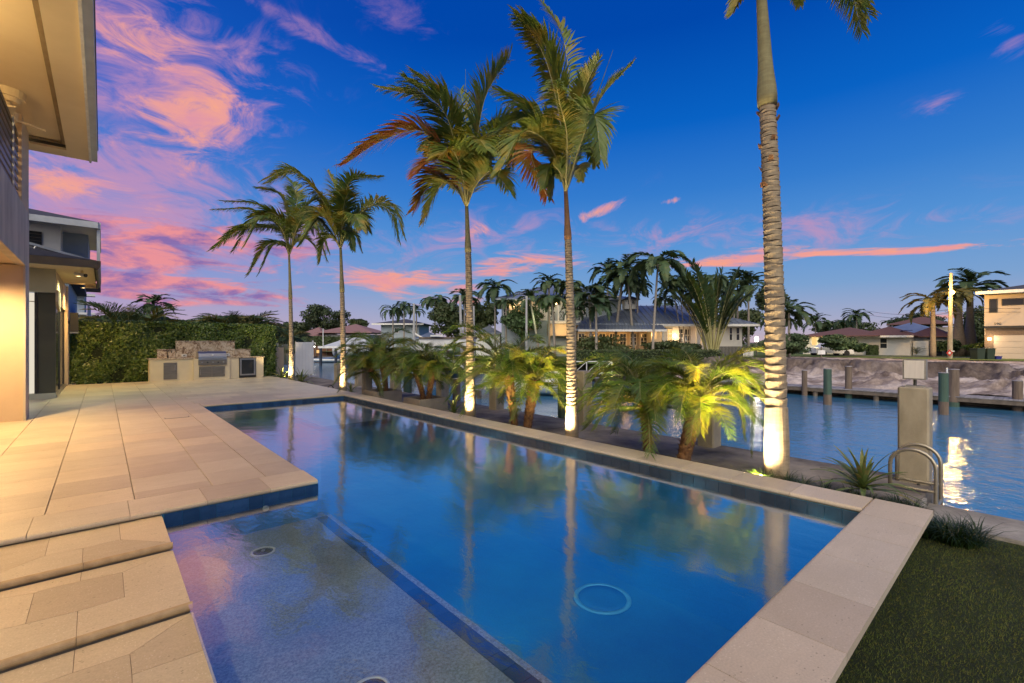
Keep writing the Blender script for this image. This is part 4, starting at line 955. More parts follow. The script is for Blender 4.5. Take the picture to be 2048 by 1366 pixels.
royal(941, 505, 405, 'third tall palm from the left with full crown and rusty drooping fronds', .112, .066,
      [([(920, 300), (900, 215), (832, 150)], dict(L=1.15, wind=.12, nl=66)), ([(900, 300), (858, 205), (762, 176)], dict(dep=.9)), ([(952, 290), (972, 190), (1018, 116)], dict(L=1.1, nl=66)),
       ([(900, 330), (845, 262), (766, 280), (690, 328)], dict(dep=-.3, L=1.1, **DRY)), ([(908, 370), (870, 352), (828, 420)], dict(dep=.6, L=.9, **DRY)), ([(912, 350), (870, 318), (835, 345)], dict(dep=-.9, mat='palm_leaf_dry', L=1.0)),
       ([(955, 330), (1000, 250), (1058, 236)], dict(dep=.6, mat='palm_leaf_dark')), ([(958, 350), (1015, 300), (1094, 384)], dict(dep=-.2)), ([(952, 370), (985, 340), (1016, 378)], dict(dep=-1.0)),
       ([(948, 300), (985, 250), (1030, 290)], dict(dep=1.4, mat='palm_leaf_dark')), ([(925, 320), (890, 270), (850, 300)], dict(dep=1.6, mat='palm_leaf_dark')), ([(935, 300), (930, 230), (920, 180)], dict(dep=1.5)),
       ([(940, 330), (955, 280), (975, 300)], dict(dep=-1.6)), ([(925, 350), (905, 300), (880, 310)], dict(dep=-1.5))],
      (.62, .080, .042), 933, .72, .056, light=190, spear=(931, 138), lp=(-.40, -.14))
royal(687, 585, 492, 'second tall palm from the left, fronds arching over both sides of its crown', .105, .072,
      [([(668, 440), (640, 390), (590, 345), (537, 366)], dict(L=1.1)), ([(688, 430), (705, 360), (764, 354)], dict(L=.9)), ([(678, 430), (672, 380), (655, 342)], dict(dep=.8, L=.8)),
       ([(700, 450), (745, 408), (785, 412), (806, 470)], dict(dep=-.4)), ([(692, 475), (708, 466), (722, 500)], dict(L=.6)), ([(668, 478), (650, 480), (640, 522)], dict(dep=-.3, L=.8)),
       ([(665, 460), (640, 430), (610, 470)], dict(dep=-1.0)), ([(690, 450), (715, 430), (735, 460)], dict(dep=1.2, mat='palm_leaf_dark')), ([(670, 450), (640, 420), (600, 430)], dict(dep=1.5, mat='palm_leaf_dark')),
       ([(684, 440), (690, 400), (700, 380)], dict(dep=-1.5))],
      (.6, .095, .055), 681, .72, .060, light=130, spear=(672, 318), lp=(-.38, -.2))
royal(583, 598, 507, 'tall palm farthest left beside the white fence, crown spreading left', .11, .072,
      [([(565, 465), (520, 455), (475, 462), (426, 498)], dict(L=1.0)), ([(565, 450), (520, 410), (446, 402)], dict(L=.8, dep=.6)), ([(575, 440), (560, 390), (515, 376)], dict(L=.85)),
       ([(598, 450), (625, 430), (655, 500)], dict(dep=-.4)), ([(568, 492), (535, 490), (498, 548)], dict(dep=-.2, L=.85)), ([(590, 488), (612, 478), (640, 505)], dict(L=.8, dep=.4)),
       ([(570, 450), (530, 425), (490, 490)], dict(dep=-1.3)), ([(585, 430), (590, 380), (570, 352)], dict(dep=.8, L=.8)), ([(595, 440), (630, 400), (650, 420)], dict(dep=1.2, mat='palm_leaf_dark')),
       ([(572, 460), (550, 430), (520, 440)], dict(dep=1.8, mat='palm_leaf_dark')), ([(592, 460), (610, 430), (625, 450)], dict(dep=-1.5))],
      (.6, .10, .06), 578, .80, .068, light=120, lp=(-.36, -.24))
# ------------------------------------------------------------------ pygmy date palms
def date_variants(mat, tagname):
    out = []
    for k in range(6):
        L = 1.0; rise = [.62, .40, .15, .75, .28, -.1][k]; fall = [-.10, -.35, -.6, .25, -.55, -.85][k]
        P = [(0, 0, 0), (.28, 0, rise*.55), (.62, 0, rise*.75+fall*.10), (.90, 0, rise*.5+fall*.5)]
        V, F, rb = frond_geo(P, nl=84, Lmax=.28, w=.0105, start=.12, ang=(68, 34), droop=.42, vshape=.22, rw=.010, segs=2, jit=.2, npt=40, wind=(0, 0, 0),
                             prof=lambda t: (.45+.55*min(1, (t-.1)/.25))*(1-.55*max(0, (t-.6)/.4)))
        out.append((np_mesh('date_frond', V, F, mat), rb.mesh('stem', 'rachis')))
    return out
DV = {m: date_variants(m, m) for m in ('date_leaf', 'date_leaf_dim', 'date_leaf_uplit')}
def pygmy(px, top, lab, mat, nf=34, size=1.0, r=.07, lean=None, zb=-.17, X=6.45, bias=(0, 0, 1.0), droopers=(), pos_=None):
    Y, d = onX(px, X)
    if pos_: X, Y = pos_; d = FX*X+FY*Y
    t = thing('pygmy_date_palm', lab, 'palm', (X, Y, zb), 0, 'bushy pygmy date palms along the seawall walk')
    tp = W(top[0], d+(top[2] if len(top) > 2 else 0), Zp(top[1], d))-Vector((X, Y, zb))
    n = 14; pts = []; rr = []
    for i in range(n+1):
        u = i/n; pts.append((tp.x*u**1.25, tp.y*u**1.25, tp.z*u)); rr.append(r*(.78+.42*u+.12*(i % 2)))
    MB().tube(pts, rr, 12).build('trunk', 'date_trunk', t)
    # old leaf bases
    bb = MB(); nb = 90
    for i in range(nb):
        u = (i+.5)/nb; a = i*2.39996; rad = r*(.80+.42*u)
        c = Vector((tp.x*u**1.25, tp.y*u**1.25, tp.z*u)); o_ = Vector((math.cos(a), math.sin(a), 0)); s = Vector((-o_.y, o_.x, 0))
        p = c+o_*rad*.9; q = p+o_*(.040+.02*rnd.random())+Vector((0, 0, .045)); w = .024
        bb.add([p-s*w, p+s*w, p+Vector((0, 0, -.025)), q], [(0, 1, 3), (1, 2, 3), (2, 0, 3)])
    o = bb.build('leaf_bases', 'date_trunk', t); o['kind'] = 'stuff'
    nf = int(nf*1.12)
    for i in range(nf):
        a = i*2.39996+rnd.uniform(-.25, .25); u = i/nf
        k = 3 if u < .12 else (0 if u < .36 else (1 if u < .58 else (4 if u < .74 else (2 if u < .90 else 5))))
        me, rme = DV[mat][k]; s = size*rnd.uniform(.85, 1.12)*(1+.22*max(0, math.cos(a-math.atan2(bias[1], bias[0])))*math.hypot(bias[0], bias[1]))
        f = link('frond', me, t, (tp.x, tp.y, tp.z-.06+.10*(1-u))); f.rotation_euler = (rnd.uniform(-.12, .12), rnd.uniform(-.15, .15), a); f.scale = (s, s, s*rnd.uniform(.85, 1.15))
        link('stem', rme, f)
    for (pp, m2, L) in droopers:
        P = [np.array(tp)]
        for j, (a, b, dep) in enumerate(pp): P.append(np.array(W(a, d+dep, Zp(b, d+dep))-Vector((X, Y, zb))))
        make_frond(t, P, m2, nl=80, Lmax=L, w=.015, start=.15, ang=(60, 22), droop=.35, vshape=.1, rw=.011, segs=2, jit=.2, npt=50)
    return t, d
def dlight(px, X, target, en, lab, col=(1, .80, .34), dy=0.0, zz=-.05, size=1.7):
    Y = onX(px, X)[0]+dy
    lt = thing('garden_uplight', lab, 'garden light', (X, Y, zz-.12), 0, 'garden uplights at the palm feet')
    MB().tube([(0, 0, -.02), (0, 0, .05)], .025, 8).tube([(0, 0, .05), (.02, .0, .10)], [.032, .036], 12).build('body', 'dark_bronze', lt)
    spot('lamp', (X, Y, zz), target, en*1.7, col, size, .8, .05, lt)
# planted pairs
za = .06
pygmy(760, (741, 738), 'left trunk of the pygmy palm pair in the left planter box', 'date_leaf_dim', 34, 1.12, .075, zb=za, pos_=(PLA[0]-.02, PLA[1]+.10))
pygmy(764, (763, 712), 'right trunk of the pygmy palm pair in the left planter box', 'date_leaf_dim', 34, 1.12, .085, zb=za, pos_=(PLA[0]+.05, PLA[1]-.10))
pygmy(846, (832, 742), 'left trunk of the V-shaped pygmy palm pair in the second planter box', 'date_leaf_dim', 32, 1.0, .07, zb=za, pos_=(PLB[0]-.02, PLB[1]+.08))
pygmy(855, (866, 742), 'right trunk of the V-shaped pygmy palm pair in the second planter box', 'date_leaf_dim', 34, 1.05, .07, zb=za, pos_=(PLB[0]+.04, PLB[1]-.09))
t, d = pygmy(1029, (1016, 748), 'pygmy palm with thin lower trunk and a leafy pup, right of the third tall palm', 'date_leaf', 36, 1.1, .085, X=6.45, bias=(-RX*.9, -RY*.9, 0),
      droopers=[([(975, 700, 0), (925, 712, 0), (908, 742, .3)], 'date_leaf', .16), ([(960, 690, -.2), (915, 690, -.2), (905, 730, -.2)], 'date_leaf', .17), ([(990, 680, -.3), (950, 655, -.3), (935, 672, -.3)], 'date_leaf_uplit', .16)])
pup = MB(); Pv = []; Pf = []
for i in range(60):
    a = i*2.4; z0 = .42+.10*math.sin(i*1.3)
    c = np.array([.07*math.cos(a), .07*math.sin(a), z0]); dirv = unit(np.array([math.cos(a), math.sin(a), .25])); s = np.cross(dirv, [0, 0, 1])*.018
    o_ = len(Pv); L = rnd.uniform(.10, .2); Pv += [c-s, c+s, c+dirv*L*.6+s*.8, c+dirv*L*.6-s*.8, c+dirv*L+np.array([0, 0, -.04])]; Pf += [(o_, o_+1, o_+2), (o_, o_+2, o_+3), (o_+3, o_+2, o_+4)]
link('pup_leaves', np_mesh('pup_leaves', Pv, Pf, 'date_leaf'), t)
pygmy(1055, (1070, 760), 'pygmy palm with orange lit rough trunk, left of the fourth tall palm', 'date_leaf_uplit', 36, .95, .10, X=6.5, bias=(0, 0, 0))
pygmy(1296, (1290, 806), 'bushy pygmy palm with slender upright trunk between the two nearest tall palms', 'date_leaf_dim', 44, 1.0, .075, X=6.4, bias=(-RX*.5, -RY*.5, 0),
      droopers=[([(1245, 710, 0), (1195, 730, 0), (1160, 790, .1)], 'date_leaf', .17), ([(1250, 730, -.2), (1200, 760, -.2), (1172, 820, -.2)], 'date_leaf_uplit', .15)])
pygmy(1367, (1402, 792), 'leaning pygmy palm with thick scaly trunk and lime lit fronds by the nearest tall palm', 'date_leaf_uplit', 38, .92, .105, X=6.38, bias=(RX*.6, RY*.6, 0),
      droopers=[([(1450, 745, 0), (1500, 790, .1), (1503, 912, .2)], 'date_leaf_uplit', .17), ([(1445, 770, -.2), (1478, 815, -.1), (1490, 880, .0)], 'date_leaf_uplit', .16), ([(1440, 720, .2), (1480, 722, .2), (1512, 780, .3)], 'date_leaf_uplit', .16)])
dlight(1010, 6.05, W(1005, 9.7, 1.3), 55, 'small uplight under the pygmy palm with the pup', (1, .78, .28))
dlight(1088, 6.05, W(1078, 9.4, 1.2), 55, 'small uplight under the orange lit pygmy palm', (1, .80, .32))
dlight(1245, 6.05, W(1220, 7.4, 1.0), 45, 'small uplight under the slender pygmy palm', (1, .74, .26))
dlight(1440, 6.10, W(1450, 6.8, .9), 62, 'small uplight under the leaning pygmy palm', (1, .86, .32))
dlight(790, 6.05, W(770, 13.5, 1.6), 45, 'small uplight beside the left planter box')
dlight(872, 6.05, W(840, 12.0, 1.5), 35, 'small uplight beside the second planter box')
# ------------------------------------------------------------------ bromeliads and grass tufts
def brom(px, size, lab, X=6.3, zb=-.16, n=34, mat='brom_leaf'):
    Y, d = onX(px, X); t = thing('bromeliad', lab, 'plant', (X, Y, zb), 0, 'spiky bromeliads along the coping')
    mes = []
    for k in range(5):
        V = []; F = []; el = [.25, .5, .8, 1.1, 1.35][k]; m = 7; L = 1.0; w0 = .052
        p = np.array([0., 0, 0]); a = el
        for j in range(m+1):
            u = j/m; w = w0*(.75+.6*u)*(1-u**2.2)+.002; V += [p+np.array([0, w, .012*(1-u)]), p+np.array([0, 0, -.008]), p+np.array([0, -w, .012*(1-u)])]
            p = p+np.array([math.cos(a), 0, math.sin(a)])*L/m; a -= (.05+.22*u)*(1.0 if k < 3 else .6)
        for j in range(m):
            o_ = j*3; F += [(o_, o_+1, o_+4, o_+3), (o_+1, o_+2, o_+5, o_+4)]
        mes.append(np_mesh('leaf', V, F, mat))
    for i in range(n):
        u = i/n; k = 4 if u < .15 else 3 if u < .32 else 2 if u < .55 else 1 if u < .8 else 0
        o = link('leaf', mes[k], t, (0, 0, .03+.05*(1-u))); s = size*rnd.uniform(.8, 1.1)*(.75+.3*u)
        o.scale = (s, s, s); o.rotation_euler = (rnd.uniform(-.1, .1), rnd.uniform(-.1, .1), i*2.39996+rnd.uniform(-.2, .2))
    return t
brom(1726, .60, 'largest bromeliad with brown curled leaf tips, beside the dock ladder', X=6.42, zb=-.10, n=44)
brom(908, .55, 'yellow green bromeliad left of the third tall palm', X=6.3, n=26)
brom(603, .9, 'spiky bromeliad right of the farthest tall palm', X=6.25, n=26)
brom(563, .85, 'spiky bromeliad left of the farthest tall palm', X=6.1, n=24)
brom(702, .5, 'small bromeliad behind the coping corner right of the second tall palm', X=6.3, n=22)
def tuft_mesh(n, h):
    V = []; F = []
    for i in range(n):
        a = rnd.uniform(0, 6.28); r = rnd.uniform(0, .05); p = np.array([r*math.cos(a), r*math.sin(a), 0]); aa = a+rnd.uniform(-.6, .6); tilt = rnd.uniform(.9, 1.45); L = h*rnd.uniform(.7, 1.2); w = .0035
        s = np.array([-math.sin(aa), math.cos(aa), 0])*w; o_ = len(V); m = 4
        for j in range(m+1):
            V += [p-s*(1-j/m*.9), p+s*(1-j/m*.9)]; p = p+np.array([math.cos(aa)*math.cos(tilt), math.sin(aa)*math.cos(tilt), math.sin(tilt)])*L/m; tilt -= .42
        for j in range(m): F.append((o_+2*j, o_+2*j+1, o_+2*j+3, o_+2*j+2))
    return np_mesh('grass_tuft', V, F, 'grass_tuft_leaf')
TM = [tuft_mesh(70, .22) for _ in range(4)]
tuft_spots = [(6.06+.22*rnd.random(), .82+i*.135+rnd.uniform(-.04, .04), -.16) for i in range(10)]+[(6.02, .62, -.33), (6.14, .50, -.33), (6.25, .62, -.33), (6.3, .42, -.33), (6.1, .72, -.3)]
tuft_spots += [(6.05, 2.5, -.16), (6.08, 2.75, -.16)]
def tuft_row(spots, lab):
    Vs = []; Fs = []; off = 0
    for i, (x, y, z) in enumerate(spots):
        m_ = TM[i % 4]; V = np.empty(len(m_.vertices)*3); m_.vertices.foreach_get('co', V); V = V.reshape(-1, 3)
        F = np.empty(len(m_.polygons)*4, dtype=np.int32); m_.polygons.foreach_get('vertices', F); F = F.reshape(-1, 4)
        a = rnd.uniform(0, 6); s = rnd.uniform(.8, 1.25)*(1.25 if z < -.2 else .95); R2 = np.array([[math.cos(a), -math.sin(a), 0], [math.sin(a), math.cos(a), 0], [0, 0, 1]])
        Vs.append(V@R2.T*s+np.array([x, y, z])); Fs.append(F+off); off += len(V)
    o = link('lily_turf', np_mesh('lily_turf', np.concatenate(Vs), np.concatenate(Fs), 'grass_tuft_leaf')); tag(o, lab, 'grass'); o['kind'] = 'stuff'
row = [(6.04+.26*rnd.random(), .78+i*.05+rnd.uniform(-.03, .03), -.16) for i in range(34)]
tuft_row(row, 'row of dark green lily turf behind the coping around the large bromeliad')
tuft_row([(6.02+.36*rnd.random(), .72-.03*i, -.335) for i in range(13)], 'drooping dark lily turf clump at the outer corner of the near coping')
# ------------------------------------------------------------------ leaf masses
def leaf_cloud(name, P, Nn, size, mat, par=None, asp=.55, jit=.7, rng=None):
    rng = rng or nrg; n = len(P); N2 = unit(Nn+rng.normal(0, jit, (n, 3)))
    A = unit(np.cross(N2, rng.normal(0, 1, (n, 3)))); B = np.cross(N2, A); s = size*rng.uniform(.6, 1.25, (n, 1))
    V = np.empty((n, 4, 3)); V[:, 0] = P-A*s; V[:, 1] = P+B*s*asp+N2*s*.15; V[:, 2] = P+A*s; V[:, 3] = P-B*s*asp+N2*s*.15
    me = np_mesh(name, V.reshape(-1, 3), np.arange(4*n).reshape(-1, 4), mat)
    return link(name, me, par)
hx0, hx1 = onY(143, 23.95)[0], 6.15
def hedge():
    t = thing('hedge', 'tall clipped dark green hedge behind the outdoor kitchen', 'hedge', (0, 0, 0))
    H = 2.34; x0, x1, y0, y1 = hx0, hx1, 24.0, 24.85
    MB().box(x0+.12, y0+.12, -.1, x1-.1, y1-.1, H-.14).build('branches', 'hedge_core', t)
    n1 = 21000; P = np.stack([nrg.uniform(x0, x1, n1), y0+np.abs(nrg.normal(0, .05, n1))-(nrg.random(n1) > .97)*.10, nrg.uniform(0, H, n1)], 1)
    lump = .08*np.sin(P[:, 0]*2.3+P[:, 2]*1.7)+.06*np.sin(P[:, 0]*5.1-P[:, 2]*3.3); P[:, 1] += lump
    N1 = np.tile([0, -1, .35], (n1, 1))
    n2 = 6000; P2 = np.stack([nrg.uniform(x0, x1, n2), nrg.uniform(y0, y1, n2), H+nrg.normal(0, .035, n2)+.03*np.sin(nrg.uniform(0, 6, n2))], 1); N2 = np.tile([0, 0, 1.], (n2, 1))
    n3 = 2500; P3 = np.stack([x0+nrg.normal(0, .05, n3), nrg.uniform(y0, y1, n3), nrg.uniform(0, H, n3)], 1); N3 = np.tile([-1., 0, .2], (n3, 1))
    P4 = P3.copy(); P4[:, 0] = x1+nrg.normal(0, .05, n3)
    o = leaf_cloud('leaves', np.concatenate([P, P2, P3, P4]), np.concatenate([N1, N2, N3, -N3]), .055, 'hedge_leaf', t, .6, .55); o['kind'] = 'stuff'
hedge()
# ================================================================== FAR BANK
def far_frame(name, lab, cat, px, d, z=0.0, group=None):
    p = W(px, d, z); t = thing(name, lab, cat, p, math.atan2(RY, RX), group); return t
def U(px, px0, d): return (px-px0)*d/FOC
def axis_frame(name, lab, cat, px, X, z=0.0, group=None):
    Y, d = onX(px, X); return thing(name, lab, cat, (X, Y, z), -math.pi/2, group), Y, d
# dirt lot ---------------------------------------------------------
def dirt_lot():
    br = random.Random(5); bumps = []
    for i in range(150):
        by = br.uniform(-14, 17.5); bx = 36.6+br.gauss(0, 1.3)+1.6*0; r = br.uniform(.35, 1.5); bumps.append((bx, by, r, r*br.uniform(.35, .62)*.62, br.uniform(.6, 1.5)))
    for i in range(60): bumps.append((br.uniform(29.6, 34), br.uniform(-14, 17.5), br.uniform(.5, 1.8), br.uniform(.06, .22), br.uniform(.8, 1.8)))
    from mathutils import noise as mn
    nx, ny = 170, 380; xs = 28.5+np.linspace(0, 1, nx)**1.5*33; ys = np.linspace(-14, 17.5, ny); V = []
    for i in range(nx):
        for j in range(ny):
            x, y = xs[i], ys[j]
            n1 = mn.fractal(Vector((x*.45, y*.45, 3.1)), 1.0, 2.0, 5); n2 = mn.fractal(Vector((x*1.6, y*1.6, 9.1)), .9, 2.1, 4)
            xr = 35.6+1.6*mn.noise(Vector((y*.16, 2.2, 0)))+.9*n1; a = min(max((x-xr)/2.6, 0), 1); a = a*a*(3-2*a)
            low = -.78+.16*min(max((x-29.2)/5, 0), 1)+.30*max(0, mn.noise(Vector((x*.33, y*.22, 5))))*min(1, (x-28.9)/2)
            hi = -.02+.05*n1; z = low*(1-a)+hi*a
            z += math.exp(-((x-xr-2.2)/2.4)**2)*(.16+.55*abs(n1)**.8-.20+.12*n2)+.045*n2*min(1, (x-28.9)/1.5)
            for (bx, by, r, h, asp) in bumps:
                q2 = ((x-bx)/r)**2+((y-by)/(r*asp))**2
                if q2 < 1: z += h*math.sqrt(1-q2)*(.8+.5*n2)
            z = min(z, .12 if x > 42 else .38)
            V.append((x, y, z))
    F = [(i*ny+j, (i+1)*ny+j, (i+1)*ny+j+1, i*ny+j+1) for i in range(nx-1) for j in range(ny-1)]
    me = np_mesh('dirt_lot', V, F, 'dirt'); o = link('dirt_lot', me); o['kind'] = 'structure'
    me.polygons.foreach_set('use_smooth', [True]*len(me.polygons))
dirt_lot()
MB().box(28.66, -60, -3, 28.92, 17.4, -.90).box(27.2, 17.4, -3, 29.6, 200, -.78).build('far_seawall', 'dock_beam', kind='structure')
sheet('far_lawn', 'lawn', 55, -60, 120, 24, .03)
sheet('side_lawn', 'lawn', 27.3, 17.5, 120, 120, -.05)
MB().box(29.6, 17.45, -3, 120, 400, -.06).build('white_house_ground', 'far_ground', kind='structure')
simple('street_asphalt', (.10, .10, .11), rough=.9)
sheet('street', 'street_asphalt', 62, -60, 64.5, 17.4, .036)
# timber dock ------------------------------------------------------
dock = thing('timber_dock', 'weathered grey plank dock along the dirt lot across the canal', 'dock', (27.3, -6, -.74))
me = MB().box(0, .004, -.04, 1.35, .136, 0).mesh('plank', 'dock_board')
for i in range(150):
    o = link('plank', me, dock, (rnd.uniform(-.02, .02), i*.14, rnd.uniform(-.004, .004)))
MB().box(.02, 0, -.22, .09, 21, -.045).box(1.2, 0, -.22, 1.27, 21, -.045).build('stringer', 'dock_beam', dock)
for i in range(9): MB().tube([(.15, 1+2.5*i, -2.4), (.15, 1+2.5*i, -.05)], .11, 8).build('dock_post', 'dock_beam', dock)
MB().box(0, 21.02, -.28, .12, 26, 0).box(0, 21.02, -.60, .10, 26, -.34).build('bank_beam', 'dock_beam', dock)
def canal_pile(px, ybase, ytop, mat, lab, mat2=None, h2=.3, r=.15):
    d = FOC*(EYE-CZ)/(ybase-683); p = W(px, d); round_pile((p.x, p.y, 0), Zp(ytop, d), r, mat, lab, 'round mooring piles off the timber dock', mat2, h2, extra=True)
canal_pile(1609, 791, 741, 'wood_pile', 'weathered brown mooring pile just right of the nearest tall palm', r=.13)
canal_pile(1655, 809, 738, 'wood_pile_green', 'green mooring pile with rusty brown foot, left of the lamp piling', 'wood_pile', .45, .16)
canal_pile(1697, 796, 733, 'wood_pile', 'grey brown mooring pile with green foot beside the lamp', 'wood_pile_green', .35, .15)
canal_pile(1887, 829, 746, 'wood_pile_green', 'green mooring pile with brown foot, immediately right of the lamp piling', 'wood_pile', .5, .15)
canal_pile(1907, 813, 739, 'wood_pile', 'thick grey brown mooring pile with pale cap under the street light', 'wood_pile_green', .2, .19)
canal_pile(2035, 821, 762, 'wood_pile', 'split brown mooring pile at the right edge of the picture', r=.16)
t = tag(MB().tube([(0, 0, -.6), (0, 0, 1.75)], .03, 6).build('white_pipe', 'white_plastic'), 'thin white pipe standing in the canal beside the green pile', 'pipe'); q = W(1894, 18.6, -.9); t.location = (q.x, q.y, -1.2)
# ------------------------------------------------------------------ far palms
def crown_variant(seed, nf, nl, mat, up=.7, w=.07, Lf=.55, droopy=1.0):
    r = random.Random(seed); rg = np.random.default_rng(seed); Vs = []; Fs = []; off = 0
    for i in range(nf):
        a = i*2.39996+r.uniform(-.3, .3); u = i/nf; e = up*(1.25-1.5*u)+r.uniform(-.1, .1); L = r.uniform(.85, 1.1)
        ca, sa = math.cos(a), math.sin(a); el = e
        P = [np.array([0., 0, 0])]; p = P[0]
        for k in range(3):
            p = p+np.array([ca*math.cos(el), sa*math.cos(el), math.sin(el)])*L/3; P.append(p); el -= .62*droopy
        V, F, rb = frond_geo(P, nl=nl, Lmax=Lf*.42, w=w, start=.12, droop=.5, segs=2, rng=rg, npt=24, rw=.012, vshape=.1, wind=(-RX*.15, -RY*.15, 0))
        Vs.append(V); Fs.append(F+off); off += len(V)
    return np_mesh('crown', np.concatenate(Vs), np.concatenate(Fs), mat)
CV = [crown_variant(s, 17, 30, 'far_palm_leaf', up, w=.065, Lf=.62) for s, up in ((1, .9), (2, .7), (3, 1.1), (4, .5))]
CVL = [crown_variant(11, 15, 26, 'far_palm_lit', .8, w=.065), crown_variant(12, 15, 26, 'far_palm_lit', .5, w=.065)]
CVD = [crown_variant(21, 17, 26, 'far_palm_leaf', .9, w=.05, droopy=1.35)]
def far_palm(px, py, d, rpx, lab, ybase=700, cv=None, tw=.13, xb=None, bark='palm_bark_grey', grp='palms growing on the far bank', sh=True, flare=0.0, rot=None):
    zc = Zp(py, d); b = W(xb if xb is not None else px, d, 0); c = W(px, d, zc); zb = min(Zp(ybase, d), -.02) if ybase else -.1
    t = thing('palm_tree', lab, 'palm', (b.x, b.y, zb), 0, grp); rel = c-Vector((b.x, b.y, zb))
    n = 8; pts = [(rel.x*(i/n)**1.3, rel.y*(i/n)**1.3, rel.z*i/n) for i in range(n+1)]
    MB().tube(pts, [tw*(1.12-.42*(i/n))+flare*math.exp(-((i/n-.15)/.25)**2) for i in range(n+1)], 8).build('trunk', bark, t, True)
    R = rpx*d/FOC
    if sh: MB().tube([rel-Vector((0, 0, R*.28)), rel+Vector((0, 0, R*.05))], [tw*.85, tw*.45], 8).build('crown_shaft', 'palm_shaft', t, True)
    m = cv or CV[far_palm.n % 4]; o = link('crown', m, t, rel); o.scale = (R*1.3, R*1.3, R*1.25); o.rotation_euler.z = rot if rot is not None else far_palm.n*1.9; far_palm.n += 1
    return t
far_palm.n = 0
far_palm(786, 622, 66, 26, 'left one of the two dark drooping palms before the blue grey house', cv=CVD[0])
far_palm(808, 616, 64, 26, 'right one of the two dark drooping palms before the blue grey house', cv=CVD[0])
far_palm(833, 622, 72, 17, 'small palm behind the short white pole', ybase=690)
far_palm(870, 600, 70, 30, 'single dark palm standing clear against the salmon cloud')
far_palm(929, 598, 58, 34, 'palm half hidden by the third tall palm trunk')
far_palm(990, 578, 52, 38, 'slim palm just left of the two storey house', tw=.1)
far_palm(1060, 600, 48, 32, 'palm in front of the lit upper windows of the two storey house', xb=1078)
far_palm(1104, 598, 46, 36, 'dark palm with leaning trunk before the balcony, left of the fourth tall palm', xb=1110)
far_palm(1098, 566, 50, 30, 'palm rising over the ridge left of the fourth tall palm')
far_palm(1178, 590, 45, 50, 'big dark coconut palm just right of the fourth tall palm', xb=1183)
far_palm(1192, 612, 43, 38, 'lower coconut palm beside the big dark one', xb=1193)
far_palm(1245, 560, 47, 48, 'tall leaning palm with reddish trunk left of the cupola', xb=1228, tw=.16)
far_palm(1254, 545, 46, 46, 'tall palm with twin grey trunk before the cupola', xb=1268)
far_palm(1316, 528, 42, 58, 'tallest slender palm right of the cupola', xb=1305, tw=.12)
far_palm(1346, 580, 47, 30, 'left stem of the thin palm cluster before the lit porch', xb=1366, tw=.06)
far_palm(1357, 560, 47, 32, 'middle stem of the thin palm cluster before the lit porch', xb=1371, tw=.06)
far_palm(1378, 568, 47, 32, 'right stem of the thin palm cluster before the lit porch', xb=1380, tw=.06)
far_palm(1393, 590, 46, 30, 'thick leaning palm between the thin cluster and the fan palm', xb=1412, tw=.15)
far_palm(1497, 572, 52, 42, 'palm left of the nearest tall palm trunk, behind the house end')
far_palm(1468, 600, 60, 26, 'faint palm behind the fan palm', ybase=690)
far_palm(1578, 628, 44, 46, 'wide palm right of the nearest tall palm with bushes under it', ybase=705)
far_palm(1560, 640, 46, 34, 'lower palm tucked against the nearest tall palm trunk', ybase=705)
far_palm(1631, 646, 80, 26, 'distant palm left of the red roofed house')
far_palm(1690, 645, 84, 24, 'distant bushy palm behind the red roof, left of two')
far_palm(1713, 632, 80, 24, 'distant palm standing above the red roof ridge')
far_palm(1776, 645, 110, 12, 'tiny far palm above the blue grey roof')
far_palm(1866, 606, 47, 46, 'royal palm with yellow lit fronds left of the street light', ybase=705, cv=CVL[0], tw=.24, bark='palm_bark')
far_palm(1917, 588, 50, 44, 'stout royal palm immediately right of the utility pole', ybase=708, cv=CVL[1], tw=.36, flare=.28, bark='palm_bark')
far_palm(1940, 576, 52, 56, 'stout royal palm nearest the garage house', ybase=706, tw=.36, flare=.22, bark='palm_bark')
far_palm(2003, 606, 75, 16, 'small palm tip showing over the garage house roof', ybase=700)
for i, (px, w) in enumerate(((300, 'small wind-blown palm above the hedge left of the kitchen'), )):
    far_palm(308, 612, 34, 34, w, ybase=700)
for px, py, d, r, lab in ((1138, 570, 50, 34, 'palm directly behind the fourth tall palm trunk, left of the coconut palm'), (1215, 545, 52, 36, 'palm between the coconut palm and the twin trunk palm'), (1275, 575, 50, 30, 'palm peeking over the cupola'), (1150, 620, 44, 26, 'low palm under the coconut palm before the balcony'), (1425, 560, 50, 34, 'palm behind the top of the fan palm'), (1450, 585, 50, 32, 'palm leaning out right of the fan palm'), (1330, 600, 50, 26, 'low palm right of the tallest slender palm'), (1475, 560, 54, 28, 'second palm behind the fan palm at right'), (1012, 605, 50, 24, 'low palm at the left corner of the two storey house')):
    far_palm(px, py, d, r, lab)
# areca clumps behind the hedge
def clump(px, py, d, rpx, lab, n=26):
    n = int(n*1.6)
    c = W(px, d, 0); t = thing('areca_palm', lab, 'palm', (c.x, c.y, -.1), 0, 'feathery palm clumps behind the hedge'); R = rpx*d/FOC; zt = Zp(py, d)+.1
    for i in range(n):
        a = i*2.39996; e = rnd.uniform(.55, 1.4); L = zt*rnd.uniform(.75, 1.0); ca, sa = math.cos(a), math.sin(a); el = e
        P = [np.array([.3*ca, .3*sa, 0])]; p = P[0]+np.array([ca*.2*R, sa*.2*R, zt*.5]); P.append(p)
        for k in range(3): p = p+np.array([ca*math.cos(el)*R*.40, sa*math.cos(el)*R*.40, math.sin(el)*zt*.22]); P.append(p); el -= .55
        make_frond(t, P, 'far_palm_leaf' if i % 3 else 'far_palm_lit', nl=34, Lmax=.62, w=.055, start=.3, droop=.45, segs=2, npt=26, rw=.02)
clump(262, 598, 28, 72, 'broad feathery palm clump above the hedge, left of the kitchen', 30)
